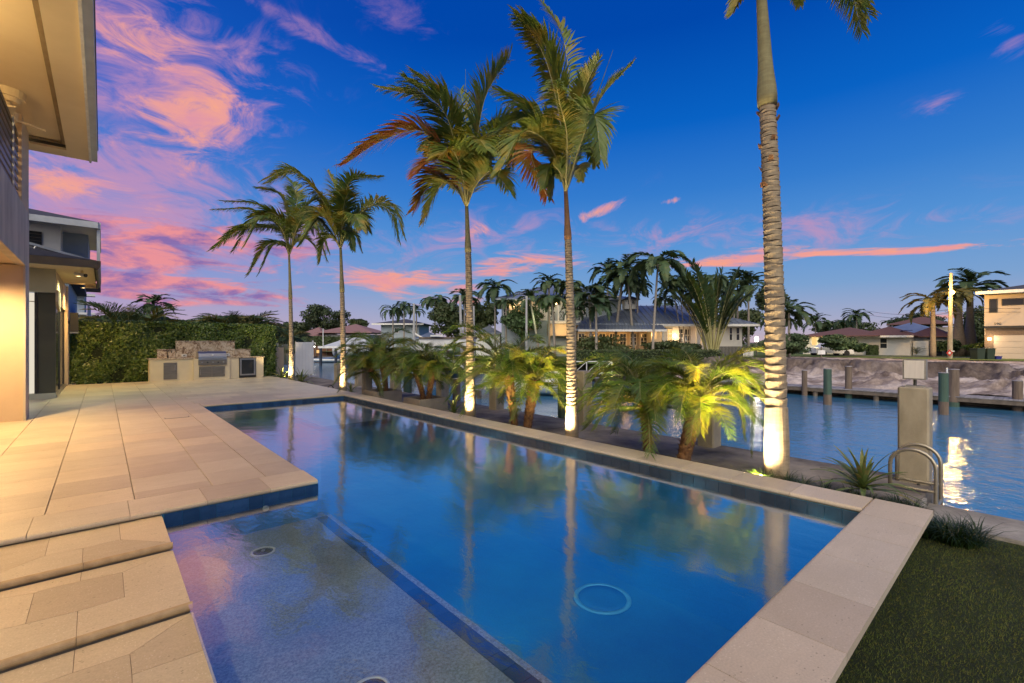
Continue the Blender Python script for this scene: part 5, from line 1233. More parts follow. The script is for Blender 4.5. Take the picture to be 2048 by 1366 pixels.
clump(335, 640, 29, 40, 'low feathery palm clump above the hedge over the backsplash', 18)
clump(478, 612, 28, 62, 'feathery palm clump above the hedge right of the kitchen', 30)
clump(215, 650, 27, 40, 'low dark foliage clump above the hedge by the house wall', 18)
clump(400, 655, 30, 50, 'low yellowish foliage between the two palm clumps', 18)
clump(575, 655, 34, 30, 'low foliage at the right end of the hedge', 14)
# ------------------------------------------------------------------ broadleaf trees and bushes
def tree(px, pyc, d, rxp, ryp, lab, ybase=698, mat='tree_leaf', n=5200, leaf=.16, trunk=True, grp='broadleaf trees in the background', cat='tree', name='broadleaf_tree'):
    c = W(px, d, 0); t = thing(name, lab, cat, (c.x, c.y, -.1), 0, grp); Rx_, Rz = rxp*d/FOC, ryp*d/FOC; zc = Zp(pyc, d)+.1
    rg = np.random.default_rng(int(px*7+d)); k = 26; cen = rg.normal(0, .5, (k, 3)); cen = cen/np.maximum(1, np.linalg.norm(cen, axis=1, keepdims=True)/.8)
    idx = rg.integers(0, k, n); dirs = unit(rg.normal(0, 1, (n, 3))); P = cen[idx]+dirs*rg.uniform(.16, .36, (n, 1))
    P = P*np.array([Rx_, Rx_, Rz]); P[:, 2] += zc; P[:, 2] = np.maximum(P[:, 2], .02)
    o = leaf_cloud('crown', P, dirs+np.array([0, 0, .3]), leaf*d/50, mat, t, .6, .6); o['kind'] = 'stuff'
    if trunk:
        mb = MB().tube([(0, 0, 0), (.05, 0, zc*.5), (0, .1, zc)], [.28, .2, .1], 8)
        for i in range(5): q = cen[i]*np.array([Rx_, Rx_, Rz]); mb.tube([(0, 0, zc*.45), (q[0]*.5, q[1]*.5, zc*.8+q[2]*.3), (q[0], q[1], zc+q[2])], [.12, .08, .03], 6)
        mb.build('trunk', 'bark', t)
    return t
tree(650, 640, 95, 50, 30, 'dark rounded tree behind the pink roofed house', leaf=.14)
tree(605, 660, 100, 40, 18, 'low dark tree right of the farthest tall palm', leaf=.13)
tree(712, 655, 96, 26, 18, 'small dark tree right of the second tall palm', leaf=.13)
tree(895, 640, 62, 38, 34, 'big dark tree left of the third tall palm, with lights showing through')
tree(965, 632, 60, 32, 30, 'big dark tree between the third tall palm and the two storey house')
tree(1045, 640, 50, 42, 30, 'bright lit foliage mass in front of the two storey house', mat='far_leaf', n=4200)
tree(1205, 690, 45, 60, 20, 'dark shrubbery below the balcony house wing', trunk=False, n=3000, cat='shrub', name='shrub')
tree(1345, 695, 44, 60, 14, 'dark shrubs along the lit porch', trunk=False, n=3000, cat='shrub', name='shrub')
tree(1575, 688, 42, 48, 20, 'yellow green bushes under the wide palm right of the nearest trunk', trunk=False, n=4000, mat='far_leaf', cat='shrub', name='shrub')
tree(1545, 600, 90, 30, 30, 'dark tree behind the nearest tall palm trunk')
tree(1480, 650, 66, 46, 36, 'dark greenery behind the end of the metal roofed house')
tree(1690, 655, 95, 55, 14, 'dark tree line behind the red roof', leaf=.12)
tree(1835, 645, 90, 45, 18, 'dark trees behind the royal palms', leaf=.12)
tree(1955, 655, 66, 28, 40, 'dark trees between the royal palms and the garage house')
tree(1670, 682, 50, 33, 12, 'round clipped green bush before the lit garage of the ranch house', trunk=False, n=3500, mat='far_leaf', ybase=708, cat='shrub', name='shrub')
tree(1700, 695, 49, 30, 10, 'low green bush beside the parked white car', trunk=False, n=2600, mat='far_leaf', cat='shrub', name='shrub')
tree(1890, 690, 50, 22, 12, 'dark bush at the foot of the utility pole', trunk=False, n=2000, mat='far_leaf', cat='shrub', name='shrub')
tree(1960, 695, 46, 24, 8, 'yellow green shrubs behind the garbage bins', trunk=False, n=2000, mat='hedge_leaf', cat='shrub', name='shrub')
tree(1340, 640, 70, 40, 40, 'dark tree behind the metal roof right of the tallest slender palm', mat='far_leaf', n=3000)
tree(262, 645, 30, 66, 18, 'broad dark leafy mass behind the feathery palms left of the kitchen', mat='far_palm_leaf', n=5000, leaf=.30, trunk=False, cat='shrub', name='shrub')
tree(478, 648, 31, 58, 16, 'broad dark leafy mass behind the feathery palms right of the kitchen', mat='far_palm_leaf', n=5000, leaf=.30, trunk=False, cat='shrub', name='shrub')
tree(372, 652, 32, 60, 12, 'low olive leafy mass over the kitchen backsplash', mat='far_leaf', n=3000, leaf=.25, trunk=False, cat='shrub', name='shrub')
tree(175, 655, 28, 45, 16, 'dark leafy mass by the house end above the hedge', mat='far_leaf', n=2500, leaf=.25, trunk=False, cat='shrub', name='shrub')
# distant tree line
def treeline():
    n = 26000; az = nrg.uniform(math.radians(-75), math.radians(75), n); px = 1024+FOC*np.tan(np.clip(az, -1.0, 1.0)); r = nrg.uniform(150, 175, n)
    fwd = math.atan2(FY, FX); a = fwd-az; h = (3.5+2.0*np.sin(az*9)+1.6*np.sin(az*23+1)+1.0*np.sin(az*51))*nrg.uniform(0, 1, n)**.6
    P = np.stack([np.cos(a)*r, np.sin(a)*r, h], 1); o = leaf_cloud('distant_trees', P, np.tile([-.6, -.6, .5], (n, 1)), .8, 'tree_leaf', None, .6, .8)
    o['kind'] = 'stuff'; o['label'] = 'low dark tree line on the horizon'; o['category'] = 'trees'
treeline()
# traveller's palm (fan)
t = far_frame('fan_palm', 'huge fan shaped traveller palm with paddle leaves before the metal roof', 'palm', 1425, 43, -.1); D = 43
for i in range(26):
    a = math.radians(-34+68*i/25+rnd.uniform(-4, 4)); L = (Zp(508, D)+.2)*rnd.uniform(.62, 1.0)*(1-.30*abs(a)); dep = rnd.uniform(-1.0, 1.0)
    P = [np.array([math.sin(a)*.3, dep*.3, 0]), np.array([math.sin(a)*L*.30, dep*.6, L*.42]), np.array([math.sin(a)*L*.62, dep*.9, L*.74]), np.array([math.sin(a)*L*1.02, dep*1.3, L*.97])]
    make_frond(t, P, 'far_palm_leaf' if i % 3 else 'palm_leaf_dark', name='leaf', nl=34, Lmax=1.15, w=.20, start=.34, ang=(66, 34), droop=.35, vshape=.05, rw=.07, segs=2, jit=.12, npt=30, prof=lambda t_: .55+.45*math.sin(math.pi*min(1, max(0, (t_-.30)/.70))))
# ------------------------------------------------------------------ houses
def roofmesh(name, par, x0, x1, y0, y1, z0, z1, mat, ridge=None, t=.10, seams=0, smat='metal_roof_light', hip=True, hipl=None, hipr=None):
    yc = (y0+y1)/2; hw = (y1-y0)/2; rl = x0+(hipl if hipl is not None else (hw if hip else 0)); rr = x1-(hipr if hipr is not None else (hw if hip else 0))
    if rl > rr: rl = rr = (x0+x1)/2
    vs = [(x0, y0, z0), (x1, y0, z0), (x1, y1, z0), (x0, y1, z0), (rl, yc, z1), (rr, yc, z1), (x0, y0, z0-t), (x1, y0, z0-t), (x1, y1, z0-t), (x0, y1, z0-t)]
    o = MB().add(vs, [(0, 1, 5, 4), (1, 2, 5), (2, 3, 4, 5), (3, 0, 4), (6, 9, 8, 7), (0, 6, 7, 1), (1, 7, 8, 2), (2, 8, 9, 3), (3, 9, 6, 0)]).build(name, mat, par)
    if seams:
        me = None; n = int((x1-x0)/seams); sb = MB()
        for i in range(1, n):
            x = x0+(x1-x0)*i/n
            if x < rl: u = (x-x0)/(rl-x0)
            elif x > rr: u = (x1-x)/(x1-rr)
            else: u = 1
            if u < .05: continue
            p0, p1 = Vector((x, y0, z0+.01)), Vector((x, y0+(yc-y0)*u, z0+(z1-z0)*u+.01))
            ob = MB().add([p0+Vector((-.03, 0, 0)), p0+Vector((.03, 0, 0)), p1+Vector((.03, 0, 0)), p1+Vector((-.03, 0, 0)), p0+Vector((0, 0, .09)), p1+Vector((0, 0, .09))], [(0, 4, 5, 3), (1, 2, 5, 4), (0, 1, 4)]).build('roof_seam', smat, o)
    return o
def win(par, x0, x1, z0, z1, y, mat='window_dark', fr='trim_white', fw=.08, mull=1, rows=0):
    w = MB().box(x0-fw, y-.05, z0-fw, x0, y, z1+fw).box(x1, y-.05, z0-fw, x1+fw, y, z1+fw).box(x0, y-.05, z1, x1, y, z1+fw).box(x0, y-.05, z0-fw, x1, y, z0)
    for i in range(1, mull): xm = x0+(x1-x0)*i/mull; w.box(xm-.025, y-.04, z0, xm+.025, y-.005, z1)
    for i in range(1, rows): zm = z0+(z1-z0)*i/rows; w.box(x0, y-.038, zm-.025, x1, y-.006, zm+.025)
    o = w.build('window', fr, par); MB().box(x0, y-.03, z0, x1, y-.002, z1).build('pane', mat, o); return o
# two storey blue-white house
D = 52; B = 1000
def S(px): return U(px, B, D)
def Z(py): return Zp(py, D)
t = far_frame('white_house', 'two storey pale blue house with metal hip roof, lit upper porch and balconies', 'house', B, D)
MB().box(S(1003), 0, -.1, S(1243), 12, Z(602)).build('wall', 'house_blue', t)
MB().box(S(1018), -.6, Z(660), S(1075), -.002, Z(604)).build('porch_bay', 'house_tan', t)
o = roofmesh('roof', t, S(985), S(1262), -1.6, 13.6, Z(600), Z(557), 'metal_roof', seams=.75, hipl=6.5, hipr=6.0)
MB().box(S(1175), -1.2, Z(596), S(1235), 3, Z(594)).build('eave_board', 'trim_white', t)
for a, b in ((1008, 1015), (1055, 1064)): win(t, S(a), S(b), Z(650), Z(612), -.62 if a > 1018 else 0, rows=3, mat='window_dark')
win(t, S(1032), S(1044), Z(655), Z(608), -.62, mat='window_lit', fr='trim_white')
for a, b in ((1097, 1104), (1154, 1160), (1163, 1170)): win(t, S(a), S(b), Z(630), Z(604), 0, mull=2, rows=3)
MB().box(S(1080), -.12, Z(641), S(1094), -.001, Z(601)).build('white_siding', 'house_white', t)
MB().box(S(1094), -1.4, Z(648), S(1168), -.001, Z(643)).build('balcony_floor', 'trim_white', t)
for px in (1094, 1113, 1127, 1146, 1158): MB().box(S(px), -1.4, Z(643)+.001, S(px)+.16, -1.25, Z(600)).build('porch_column', 'trim_white', t)
for a, b in ((1096, 1108), (1115, 1125), (1148, 1157)):
    r_ = MB(); x0, x1, z0, z1 = S(a), S(b), Z(641), Z(625)
    r_.box(x0, -1.36, z1-.08, x1, -1.30, z1).box(x0, -1.36, z0, x1, -1.30, z0+.06); r_.tube([(x0, -1.33, z0), (x1, -1.33, z1)], .03, 5).tube([(x0, -1.33, z1), (x1, -1.33, z0)], .03, 5)
    r_.box(x0, -1.36, z0, x0+.06, -1.30, z1).box(x1-.06, -1.36, z0, x1, -1.30, z1); r_.build('railing', 'dark_bronze', t)
for px in (1184, 1208):
    o = ring('round_window', 'trim_white', .22, .38, 0, .06, t, (S(px), 0, Z(613))); o.rotation_euler = (math.radians(90), 0, 0)
    o2 = disc('pane', 'window_dark', .22, .03, o, (0, 0, 0))
MB().box(S(1094), -1.3, Z(672), S(1150), -.003, Z(649)).build('lower_porch', 'stucco_warm', t)
for (px, py, e) in ((1028, 612, 45), (1051, 612, 45), (1110, 607, 60)):
    b = MB().tube([(S(px), -.75, Z(py)-.15), (S(px), -.75, Z(py)+.15)], .14, 8).build('porch_lamp', 'lamp_warm', t); p = W(px, D-1.1, Z(py)); point('lamp_light', p, e, (1, .72, .38), .15)
p = W(1075, D-5, Z(640)); point('garden_light', p, 90, (.8, 1, .5), .2)
point('garden_light', W(1128, D-2.5, Z(662)), 80, (1, .6, .2), .2)
# single storey wing with cupola
D = 47; B = 1160
t = far_frame('guest_house', 'long low white house with blue grey standing seam roof, cupola and lit porch', 'house', B, D)
MB().box(S(1165), 3.0, -.1, S(1310), 10, Z(662)).build('wall', 'house_tan', t)
MB().box(S(1310), 1.2, -.1, S(1496), 10, Z(650)).build('wall', 'house_white', t)
roofmesh('roof', t, S(1148), S(1512), -.6, 11.5, Z(648), Z(603), 'metal_roof', seams=.62, hipl=8.0, hipr=5.6)
MB().add([(S(1146), -2.4, Z(660)), (S(1318), -2.4, Z(660)), (S(1322), 2.2, Z(632)), (S(1172), 2.2, Z(632)), (S(1146), -2.4, Z(662)), (S(1318), -2.4, Z(662))], [(0, 1, 2, 3), (0, 4, 5, 1)]).build('porch_roof', 'metal_roof', t)
for i in range(26):
    x = S(1152)+i*(S(1312)-S(1152))/25; xt = S(1174)+i*(S(1318)-S(1174))/25
    MB().add([(x-.03, -2.38, Z(660)+.01), (x+.03, -2.38, Z(660)+.01), (xt+.03, 2.15, Z(632)+.01), (xt-.03, 2.15, Z(632)+.01), (x, -2.38, Z(660)+.09), (xt, 2.15, Z(632)+.09)], [(0, 4, 5, 3), (1, 2, 5, 4), (0, 1, 4)]).build('roof_seam', 'metal_roof_light', t)
MB().box(S(1150), -2.42, Z(664), S(1318), -2.3, Z(660)-.01).box(S(1300), -.75, Z(653), S(1512), -.6, Z(648)-.02).build('gutter', 'trim_white', t)
for a in range(1166, 1300, 22): win(t, S(a), S(a+12), Z(690), Z(667), 2.99, mull=2, rows=3)
win(t, S(1343), S(1352), Z(694), Z(658), 1.19, mull=2, rows=4, mat='window_lit'); win(t, S(1366), S(1374), Z(694), Z(658), 1.19, mull=1, rows=4, mat='window_dark'); win(t, S(1378), S(1390), Z(694), Z(658), 1.19, mull=2, rows=3)
win(t, S(1404), S(1412), Z(694), Z(662), 1.19, mull=2, rows=5, mat='window_lit')
win(t, S(1470), S(1475), Z(680), Z(655), 1.19, rows=2); win(t, S(1484), S(1490), Z(680), Z(655), 1.19, rows=2)
MB().box(S(1392), -.3, -.1, S(1399), .1, Z(652)).build('porch_column', 'trim_white', t); MB().box(S(1322), -.3, -.1, S(1327), .1, Z(652)).build('porch_column', 'trim_white', t)
MB().tube([(S(1356), 1.0, Z(674)), (S(1356), 1.0, Z(668))], .14, 8).build('porch_lamp', 'lamp_warm', t)
cu = MB().box(S(1267), 3.4, Z(613), S(1291), 4.9, Z(593)).build('cupola', 'house_white', t)
for a in (1273, 1282): MB().box(S(a), 3.34, Z(603), S(a+5), 3.399, Z(595)).build('pane', 'window_dark', cu)
roofmesh('cupola_roof', cu, S(1263), S(1297), 3.0, 5.3, Z(592), Z(583), 'roof_dark')
point('porch_light', W(1356, D+.5, Z(672)), 70, (1, .62, .28), .2); point('porch_light', W(1305, D+1.2, Z(670)), 90, (1, .5, .15), .25)
point('porch_light', W(1205, D+1.0, Z(672)), 90, (1, .48, .12), .25); point('porch_light', W(1250, D+1.0, Z(672)), 80, (1, .48, .12), .25); point('porch_light', W(1410, D-.3, Z(668)), 35, (1, .5, .2), .2)
# hedge, fence and gate before it
t = far_frame('dark_fence', 'dark slatted fence below the metal roofed house by its white gate', 'fence', 1440, 43, -.1)
for i in range(26): MB().box(0, 0, 0, .10, .04, 1.25).build('slat', 'dark_bronze', t).location = (i*.13-.3, 0, 0)
t = far_frame('white_gate', 'small white picket gate by the bright garden lamp', 'gate', 1487, 42.5, -.1)
for i in range(8): MB().box(0, 0, 0, .06, .04, .95).build('picket', 'trim_white', t).location = (i*.12, 0, 0)
t = far_frame('green_hedge', 'long dark hedge along the far bank below the lit porch', 'hedge', 1150, 40, -.1)
n = 5000; L = U(1440, 1150, 40); P = np.stack([nrg.uniform(0, L, n), nrg.uniform(-.5, .5, n), nrg.uniform(0, 1.0, n)], 1)
MB().box(.1, -.35, 0, L-.1, .35, .85).build('branches', 'hedge_core', t); o = leaf_cloud('leaves', P, np.tile([0, -1., .4], (n, 1)), .10, 'tree_leaf', t); o['kind'] = 'stuff'
# bright garden lamp
t = far_frame('garden_lamp', 'glaring white garden lamp on a short post left of the nearest palm trunk', 'lamp', 1513, 40, -.1)
MB().tube([(0, 0, 0), (0, 0, Zp(681, 40))], .05, 8).build('post', 'dark_bronze', t)
MB().tube([(0, 0, Zp(681, 40)), (0, 0, Zp(677, 40)+.1), (0, 0, Zp(673, 40)+.1)], [.10, .16, .08], 12).build('globe', 'lamp_white', t, True)
point('lamp_light', W(1512, 39.7, Zp(676, 40)), 70, (1, .88, .7), .15)
# ranch house
XC = 66.0
t, Y0_, D = axis_frame('ranch_house', 'single storey white house with reddish brown shingle hip roofs and lit garage', 'house', 1600, XC)
def S(px): return Y0_-onX(px, XC)[0]
D = onX(1720, XC)[1]
MB().box(S(1608), -.4, -.1, S(1640), 10, Z(672)).build('garage_wall', 'house_white', t)
MB().box(S(1640), 1.5, -.1, S(1816), 10, Z(673)).build('wall', 'house_white', t)
MB().box(S(1816), 4.0, -.1, S(1892), 10, Z(674)).build('wall', 'house_blue', t)
roofmesh('roof', t, S(1604), S(1760), -1.0, 11, Z(671), Z(652), 'red_roof', hipl=1.6, hipr=6.5)
roofmesh('roof', t, S(1706), S(1826), .4, 8, Z(671), Z(652), 'red_roof', hipl=3.5, hipr=3.5)
roofmesh('roof', t, S(1798), S(1896), 3.2, 11, Z(673), Z(652), 'red_roof', hipl=2.8, hipr=2.8)
MB().box(S(1640), .25, Z(675), S(1826), .39, Z(671)-.01).build('gutter', 'trim_white', t)
win(t, S(1755), S(1768), Z(696), Z(677), 1.49, mull=1, rows=2); win(t, S(1626), S(1636), Z(690), Z(672)-.15, -.41, mat='window_lit')
MB().box(S(1818), 2.5, -.1, S(1850), 2.7, Z(682)).build('entry_wall', 'house_white', t); MB().box(S(1850), 3.1, -.1, S(1876), 3.2, Z(682)).build('gate_panel', 'dark_bronze', t)
MB().add([(S(1788), 1.2, Z(657)), (S(1795), .9, Z(660)), (S(1822), 1.8, Z(668)), (S(1816), 2.2, Z(664))], [(0, 1, 2, 3)]).build('skylight', 'window_lit_white', t) if False else MB().box(S(1795), 1.6, Z(662), S(1818), 2.3, Z(661)).build('skylight', 'solar_glass', t)
point('garage_light', W(1632, onX(1632, XC)[1]-1.2, Z(682)), 60, (1, .75, .25), .2)
XC = 80.0; t, Y0_, D = axis_frame('gray_roof_house', 'low blue grey roof rising behind the red roofed house', 'house', 1740, XC); D = onX(1820, XC)[1]
MB().box(S(1745), 0, -.1, S(1890), 8, Z(672)).build('wall', 'house_white', t); roofmesh('roof', t, S(1732), S(1894), -1, 12, Z(668), Z(642), 'metal_roof', hipl=4.5, hipr=4)
XC = 100.0; t, Y0_, D = axis_frame('brown_roof_house', 'far brown hipped roof behind the royal palms', 'house', 1820, XC); D = onX(1840, XC)[1]; MB().box(S(1780), 0, -.1, S(1895), 8, Z(655)).build('wall', 'house_tan', t); roofmesh('roof', t, S(1775), S(1900), -1, 12, Z(648), Z(630), 'red_roof', hipl=6, hipr=4)
for (px, lab, d, z1) in ((1785, 'clipped green hedge block under the ranch house window', 54, 690), (1735, 'small clipped hedge block left of the ranch house window', 54, 690)):
    t = far_frame('hedge_block', lab, 'hedge', px, d, -.1); L = U(px+(36 if px == 1785 else 18), px, d); n = 1500; hh = Zp(z1, d)+.1
    MB().box(.05, -.3, 0, L, .3, hh-.05).build('branches', 'hedge_core', t); P = np.stack([nrg.uniform(0, L, n), -.35+nrg.uniform(0, .7, n)**2, nrg.uniform(0, hh, n)], 1); leaf_cloud('leaves', P, np.tile([0, -1., .5], (n, 1)), .08, 'far_leaf', t)['kind'] = 'stuff'
# sago palm
t = far_frame('sago_palm', 'spiky dark sago palm before the ranch house entry wall', 'palm', 1833, 52, -.1)
for i in range(22):
    a = i*2.39996; e = .3+1.0*(1-i/22); P = [np.array([0, 0, .3]), np.array([.6*math.cos(a)*math.cos(e), .6*math.sin(a)*math.cos(e), .3+.7*math.sin(e)]), np.array([1.2*math.cos(a)*math.cos(e*.6), 1.2*math.sin(a)*math.cos(e*.6), .2+1.0*math.sin(e)])]
    make_frond(t, P, 'far_palm_leaf', nl=14, Lmax=.25, w=.04, segs=2, npt=14, rw=.01)
# garage house on the right
XC = 62.0; t, Y0_, D = axis_frame('garage_house', 'two storey cream house with dark roof, brick band and lit garage at right', 'house', 1969, XC, -.02)
def SX(px): return Y0_-onX(min(px, 2090), XC)[0]+max(0, px-2090)*.03
MB().box(SX(1969), 0, -.1, SX(2300), 12, Z(654)-.001).build('lower_wall', 'house_tan', t); MB().box(SX(1969), -.3, Z(654), SX(2300), 12, Z(588)).build('upper_wall', 'house_tan', t)
MB().box(SX(1969)-.02, -.34, Z(656), SX(2300), -.301, Z(652)).build('band', 'dark_bronze', t)
MB().box(SX(1971), -.03, Z(670), SX(2300), -.002, Z(657)).build('stone_band', 'brick_far', t)
MB().box(SX(1969)+.001, -.032, -.1, SX(1987), -.003, Z(670)-.001).build('stone_pier', 'brick_far', t)
for i in range(4): MB().box(0, 0, 0, SX(2090)-SX(1989), .05, (Z(672)+.02)/4-.02).build('garage_panel', 'house_tan', t).location = (SX(1989), -.06, .02+i*(Z(672)+.02)/4)
roofmesh('roof', t, SX(1954), SX(2330), -1.3, 13.5, Z(584), Z(556), 'roof_dark', hipl=6.5, hipr=6)
MB().box(SX(1954), -1.42, Z(590), SX(2330), -1.31, Z(584)).build('fascia', 'trim_white', t)
win(t, SX(1981), SX(1993), Z(624), Z(600), -.301, fr='dark_bronze'); win(t, SX(2006), SX(2046), Z(611), Z(601), -.301, fr='dark_bronze')
MB().tube([(SX(1979), -.15, Z(680)), (SX(1979), -.15, Z(675))], .12, 8).build('wall_lamp', 'lamp_warm', t)
try:
    fc = bpy.data.curves.new('house_number', 'FONT'); fc.body = '590'; fc.size = .32; fc.extrude = .01
    fo = bpy.data.objects.new('house_number', fc); COL.objects.link(fo); dg = bpy.context.evaluated_depsgraph_get(); me = bpy.data.meshes.new_from_object(fo.evaluated_get(dg)); bpy.data.objects.remove(fo)
    me.materials.clear(); me.materials.append(MATS['dark_bronze']); o = link('house_number', me, t, (SX(1988), -.315, Z(650))); o.rotation_euler = (math.radians(90), 0, 0)
except Exception as e: print('num', e)
point('wall_light', W(1980, D-.6, Z(678)), 45, (1, .72, .4), .15)
MB().box(0, 0, -.3, 14, 3.2, .03).build('driveway', 'house_tan', None, kind='structure').location = (XC-3.4, onX(1992, XC)[0], -.03)
bpy.data.objects['driveway'].rotation_euler.z = -math.pi/2
for px, lab in ((1955, 'left green wheeled garbage bin by the driveway'), (1975, 'right green wheeled garbage bin by the driveway')):
    b = far_frame('garbage_bin', lab, 'bin', px, 41, -.05, 'garbage bins by the driveway'); MB().add([(0, 0, .05), (.62, 0, .05), (.62, .6, .05), (0, .6, .05), (-.05, -.05, 1.0), (.67, -.05, 1.0), (.67, .68, 1.0), (-.05, .68, 1.0)], [(0, 3, 2, 1), (4, 5, 6, 7), (0, 1, 5, 4), (1, 2, 6, 5), (2, 3, 7, 6), (3, 0, 4, 7)]).build('body', 'bin_green', b)
    MB().box(-.08, -.08, 1.002, .70, .72, 1.06).build('lid', 'bin_green', b); MB().tube([(.0, .6, .1), (.1, .6, .1)], .1, 10).tube([(.52, .6, .1), (.62, .6, .1)], .1, 10).build('wheel', 'black_metal', b)
b = far_frame('recycling_box', 'small blue recycling box beside the garbage bins', 'box', 1993, 41, -.04); MB().add([(0, 0, 0), (.42, 0, 0), (.42, .35, 0), (0, .35, 0), (-.04, -.04, .32), (.46, -.04, .32), (.46, .39, .32), (-.04, .39, .32)], [(0, 3, 2, 1), (4, 5, 6, 7), (0, 1, 5, 4), (1, 2, 6, 5), (2, 3, 7, 6), (3, 0, 4, 7)]).build('body', 'bin_blue', b); MB().box(-.06, -.06, .322, .48, .41, .35).build('rim', 'bin_blue', b)
# utility pole, street light, wires
D = 43
t = far_frame('utility_pole', 'tall pale utility pole with glowing orange street light', 'utility pole', 1902, D, -.1)
MB().tube([(-.1, 0, 0), (0, 0, Z(546)+.1)], [.20, .12], 10).build('pole', 'concrete', t)
MB().tube([(0, 0, Z(590)), (-.15, -.2, Z(583)), (-.25, -.4, Z(584))], .035, 6).build('lamp_arm', 'steel', t); MB().tube([(-.25, -.35, Z(583)+.1), (-.25, -.42, Z(584)), (-.25, -.5, Z(586))], [.10, .17, .08], 10).build('street_lamp', 'lamp_street', t, True)
MB().tube([(0, 0, Z(622)), (-.4, -.1, Z(620)), (-.7, -.1, Z(618)), (-.6, -.1, Z(622)), (0, 0, Z(624))], .02, 5).tube([(0, 0, Z(624)), (1.1, 0, Z(625))], .05, 5).build('bracket', 'dark_bronze', t)
point('street_light', W(1896, D-.8, Z(587)), 1700, (1, .55, .13), .12)
MB().box(-.28, -.22, .75, .12, -.19, .85).build('sign_plate', 'white_plastic', t)
simple('red_paint', (.45, .03, .02)); t2 = far_frame('red_sign', 'small tilted red warning sign on the foot of the utility pole', 'sign', 1899, 42.7, .55)
M = Matrix.Rotation(.7, 4, 'Y'); MB().box(-.22, -.02, -.22, .22, 0, .22, M).build('plate', 'red_paint', t2); MB().box(-.1, -.024, -.1, .1, -.021, .1, M).build('symbol', 'white_plastic', t2)
for i, (z, lab) in enumerate(((Z(618), 'upper power line crossing the sky at right'), (Z(625), 'lower power line crossing the sky at right'))):
    A = W(1730, 60, Z(618)+1.0-i*.5); Bv = W(1902, D, z); Cc = W(2200, 40, z-.1)
    pts = [A.lerp(Bv, k/10)-Vector((0, 0, .5*math.sin(math.pi*k/10))) for k in range(11)]+[Bv.lerp(Cc, k/6) for k in range(1, 7)]
    tag(MB().tube(pts, .016, 4).build('power_line', 'black_metal'), lab, 'power line', 'power lines')
# lot sign and parked white car
t = far_frame('lot_sign', 'blank white board sign on a wooden post in the dirt lot', 'sign', 1643, 36, -.1)
MB().box(-.03, 0, 0, .03, .06, 1.3).build('post', 'wood_pile', t); MB().box(-.28, -.03, .70, .28, -.001, 1.02).build('board', 'trim_white', t)
t = far_frame('parked_car', 'white car parked behind the round bush by the ranch house', 'car', 1708, 52, -.05)
MB().sweep([(0, .3), (0, .75), (.5, .95), (1.1, 1.45), (2.6, 1.5), (3.3, 1.0), (4.2, .9), (4.3, .35)], (0, 0, 0), (0, 1.8, 0), (-1, 0, 0)).build('body', 'boat_white', t)
MB().sweep([(.65, .98), (1.15, 1.40), (2.5, 1.44), (3.05, 1.02)], (0, -.01, 0), (0, 1.81, 0), (-1, 0, 0)).build('window_band', 'window_dark', t)
for x in (-.8, -3.4):
    for y in (.1, 1.7): MB().tube([(x, y-.11, .33), (x, y+.11, .33)], .33, 14).build('wheel', 'black_metal', t)
# ------------------------------------------------------------------ left end of the canal
def S(px): return U(px, B, D)
D = 86; B = 590
t = far_frame('pink_roof_house', 'white house with dusty pink tiled hip roof at the far left canal end', 'house', B, D, -.1)
MB().box(S(606), 0, -.1, S(740), 10, Z(668)).build('wall', 'house_white', t); roofmesh('roof', t, S(596), S(650), -1.2, 8, Z(670), Z(652), 'pink_roof'); roofmesh('roof', t, S(638), S(750), -2, 12, Z(664), Z(645), 'pink_roof')
win(t, S(655), S(662), Z(680), Z(670), 0); 
t = far_frame('far_hedge', 'tall dark hedge before the pink roofed house', 'hedge', 590, 82, -.1); L = U(720, 590, 82); n = 5000; hh = Zp(673, 82)+.1
MB().box(0, -.6, 0, L, .6, hh-.1).build('branches', 'hedge_core', t); P = np.stack([nrg.uniform(0, L, n), nrg.uniform(-.7, -.4, n), nrg.uniform(0, hh, n)], 1); leaf_cloud('leaves', P, np.tile([0, -1., .3], (n, 1)), .16, 'tree_leaf', t)['kind'] = 'stuff'
t = far_frame('timber_fence', 'reddish brown timber fence with string lights at the canal end', 'fence', 608, 78, -.9)
for i in range(30): MB().box(0, 0, 0, .19, .05, Zp(692, 78)+.9).build('fence_board', 'brown_wood', t).location = (i*.2, 0, 0)
for i in range(4): MB().box(0, 0, 0, .12, .12, Zp(690, 78)+1).build('post', 'dock_beam', t).location = (i*1.9, -.13, 0)
for i in range(3):
    b = tag(MB().tube([(0, 0, -.08), (0, 0, 0), (0, 0, .08)], [.05, .10, .05], 8).build('string_bulb', 'lamp_white', None, True), 'small glowing bulb above the timber fence, '+['leftmost', 'middle', 'rightmost'][i]+' of three', 'bulb', 'string lights on the timber fence'); b.location = W(617+i*12, 77.5, Zp(693.5, 77.5))
t = far_frame('orange_store', 'orange lit opening behind the timber fence', 'window', 620, 77.8, Zp(706, 78)); MB().box(0, 0, 0, .5, .05, .5).box(1.1, 0, 0, 1.6, .05, .5).build('panel', 'window_lit', t); MB().box(-.05, -.03, -.05, 1.65, .0, -.001).box(-.05, -.03, .501, 1.65, 0, .55).build('frame', 'brown_wood', t)
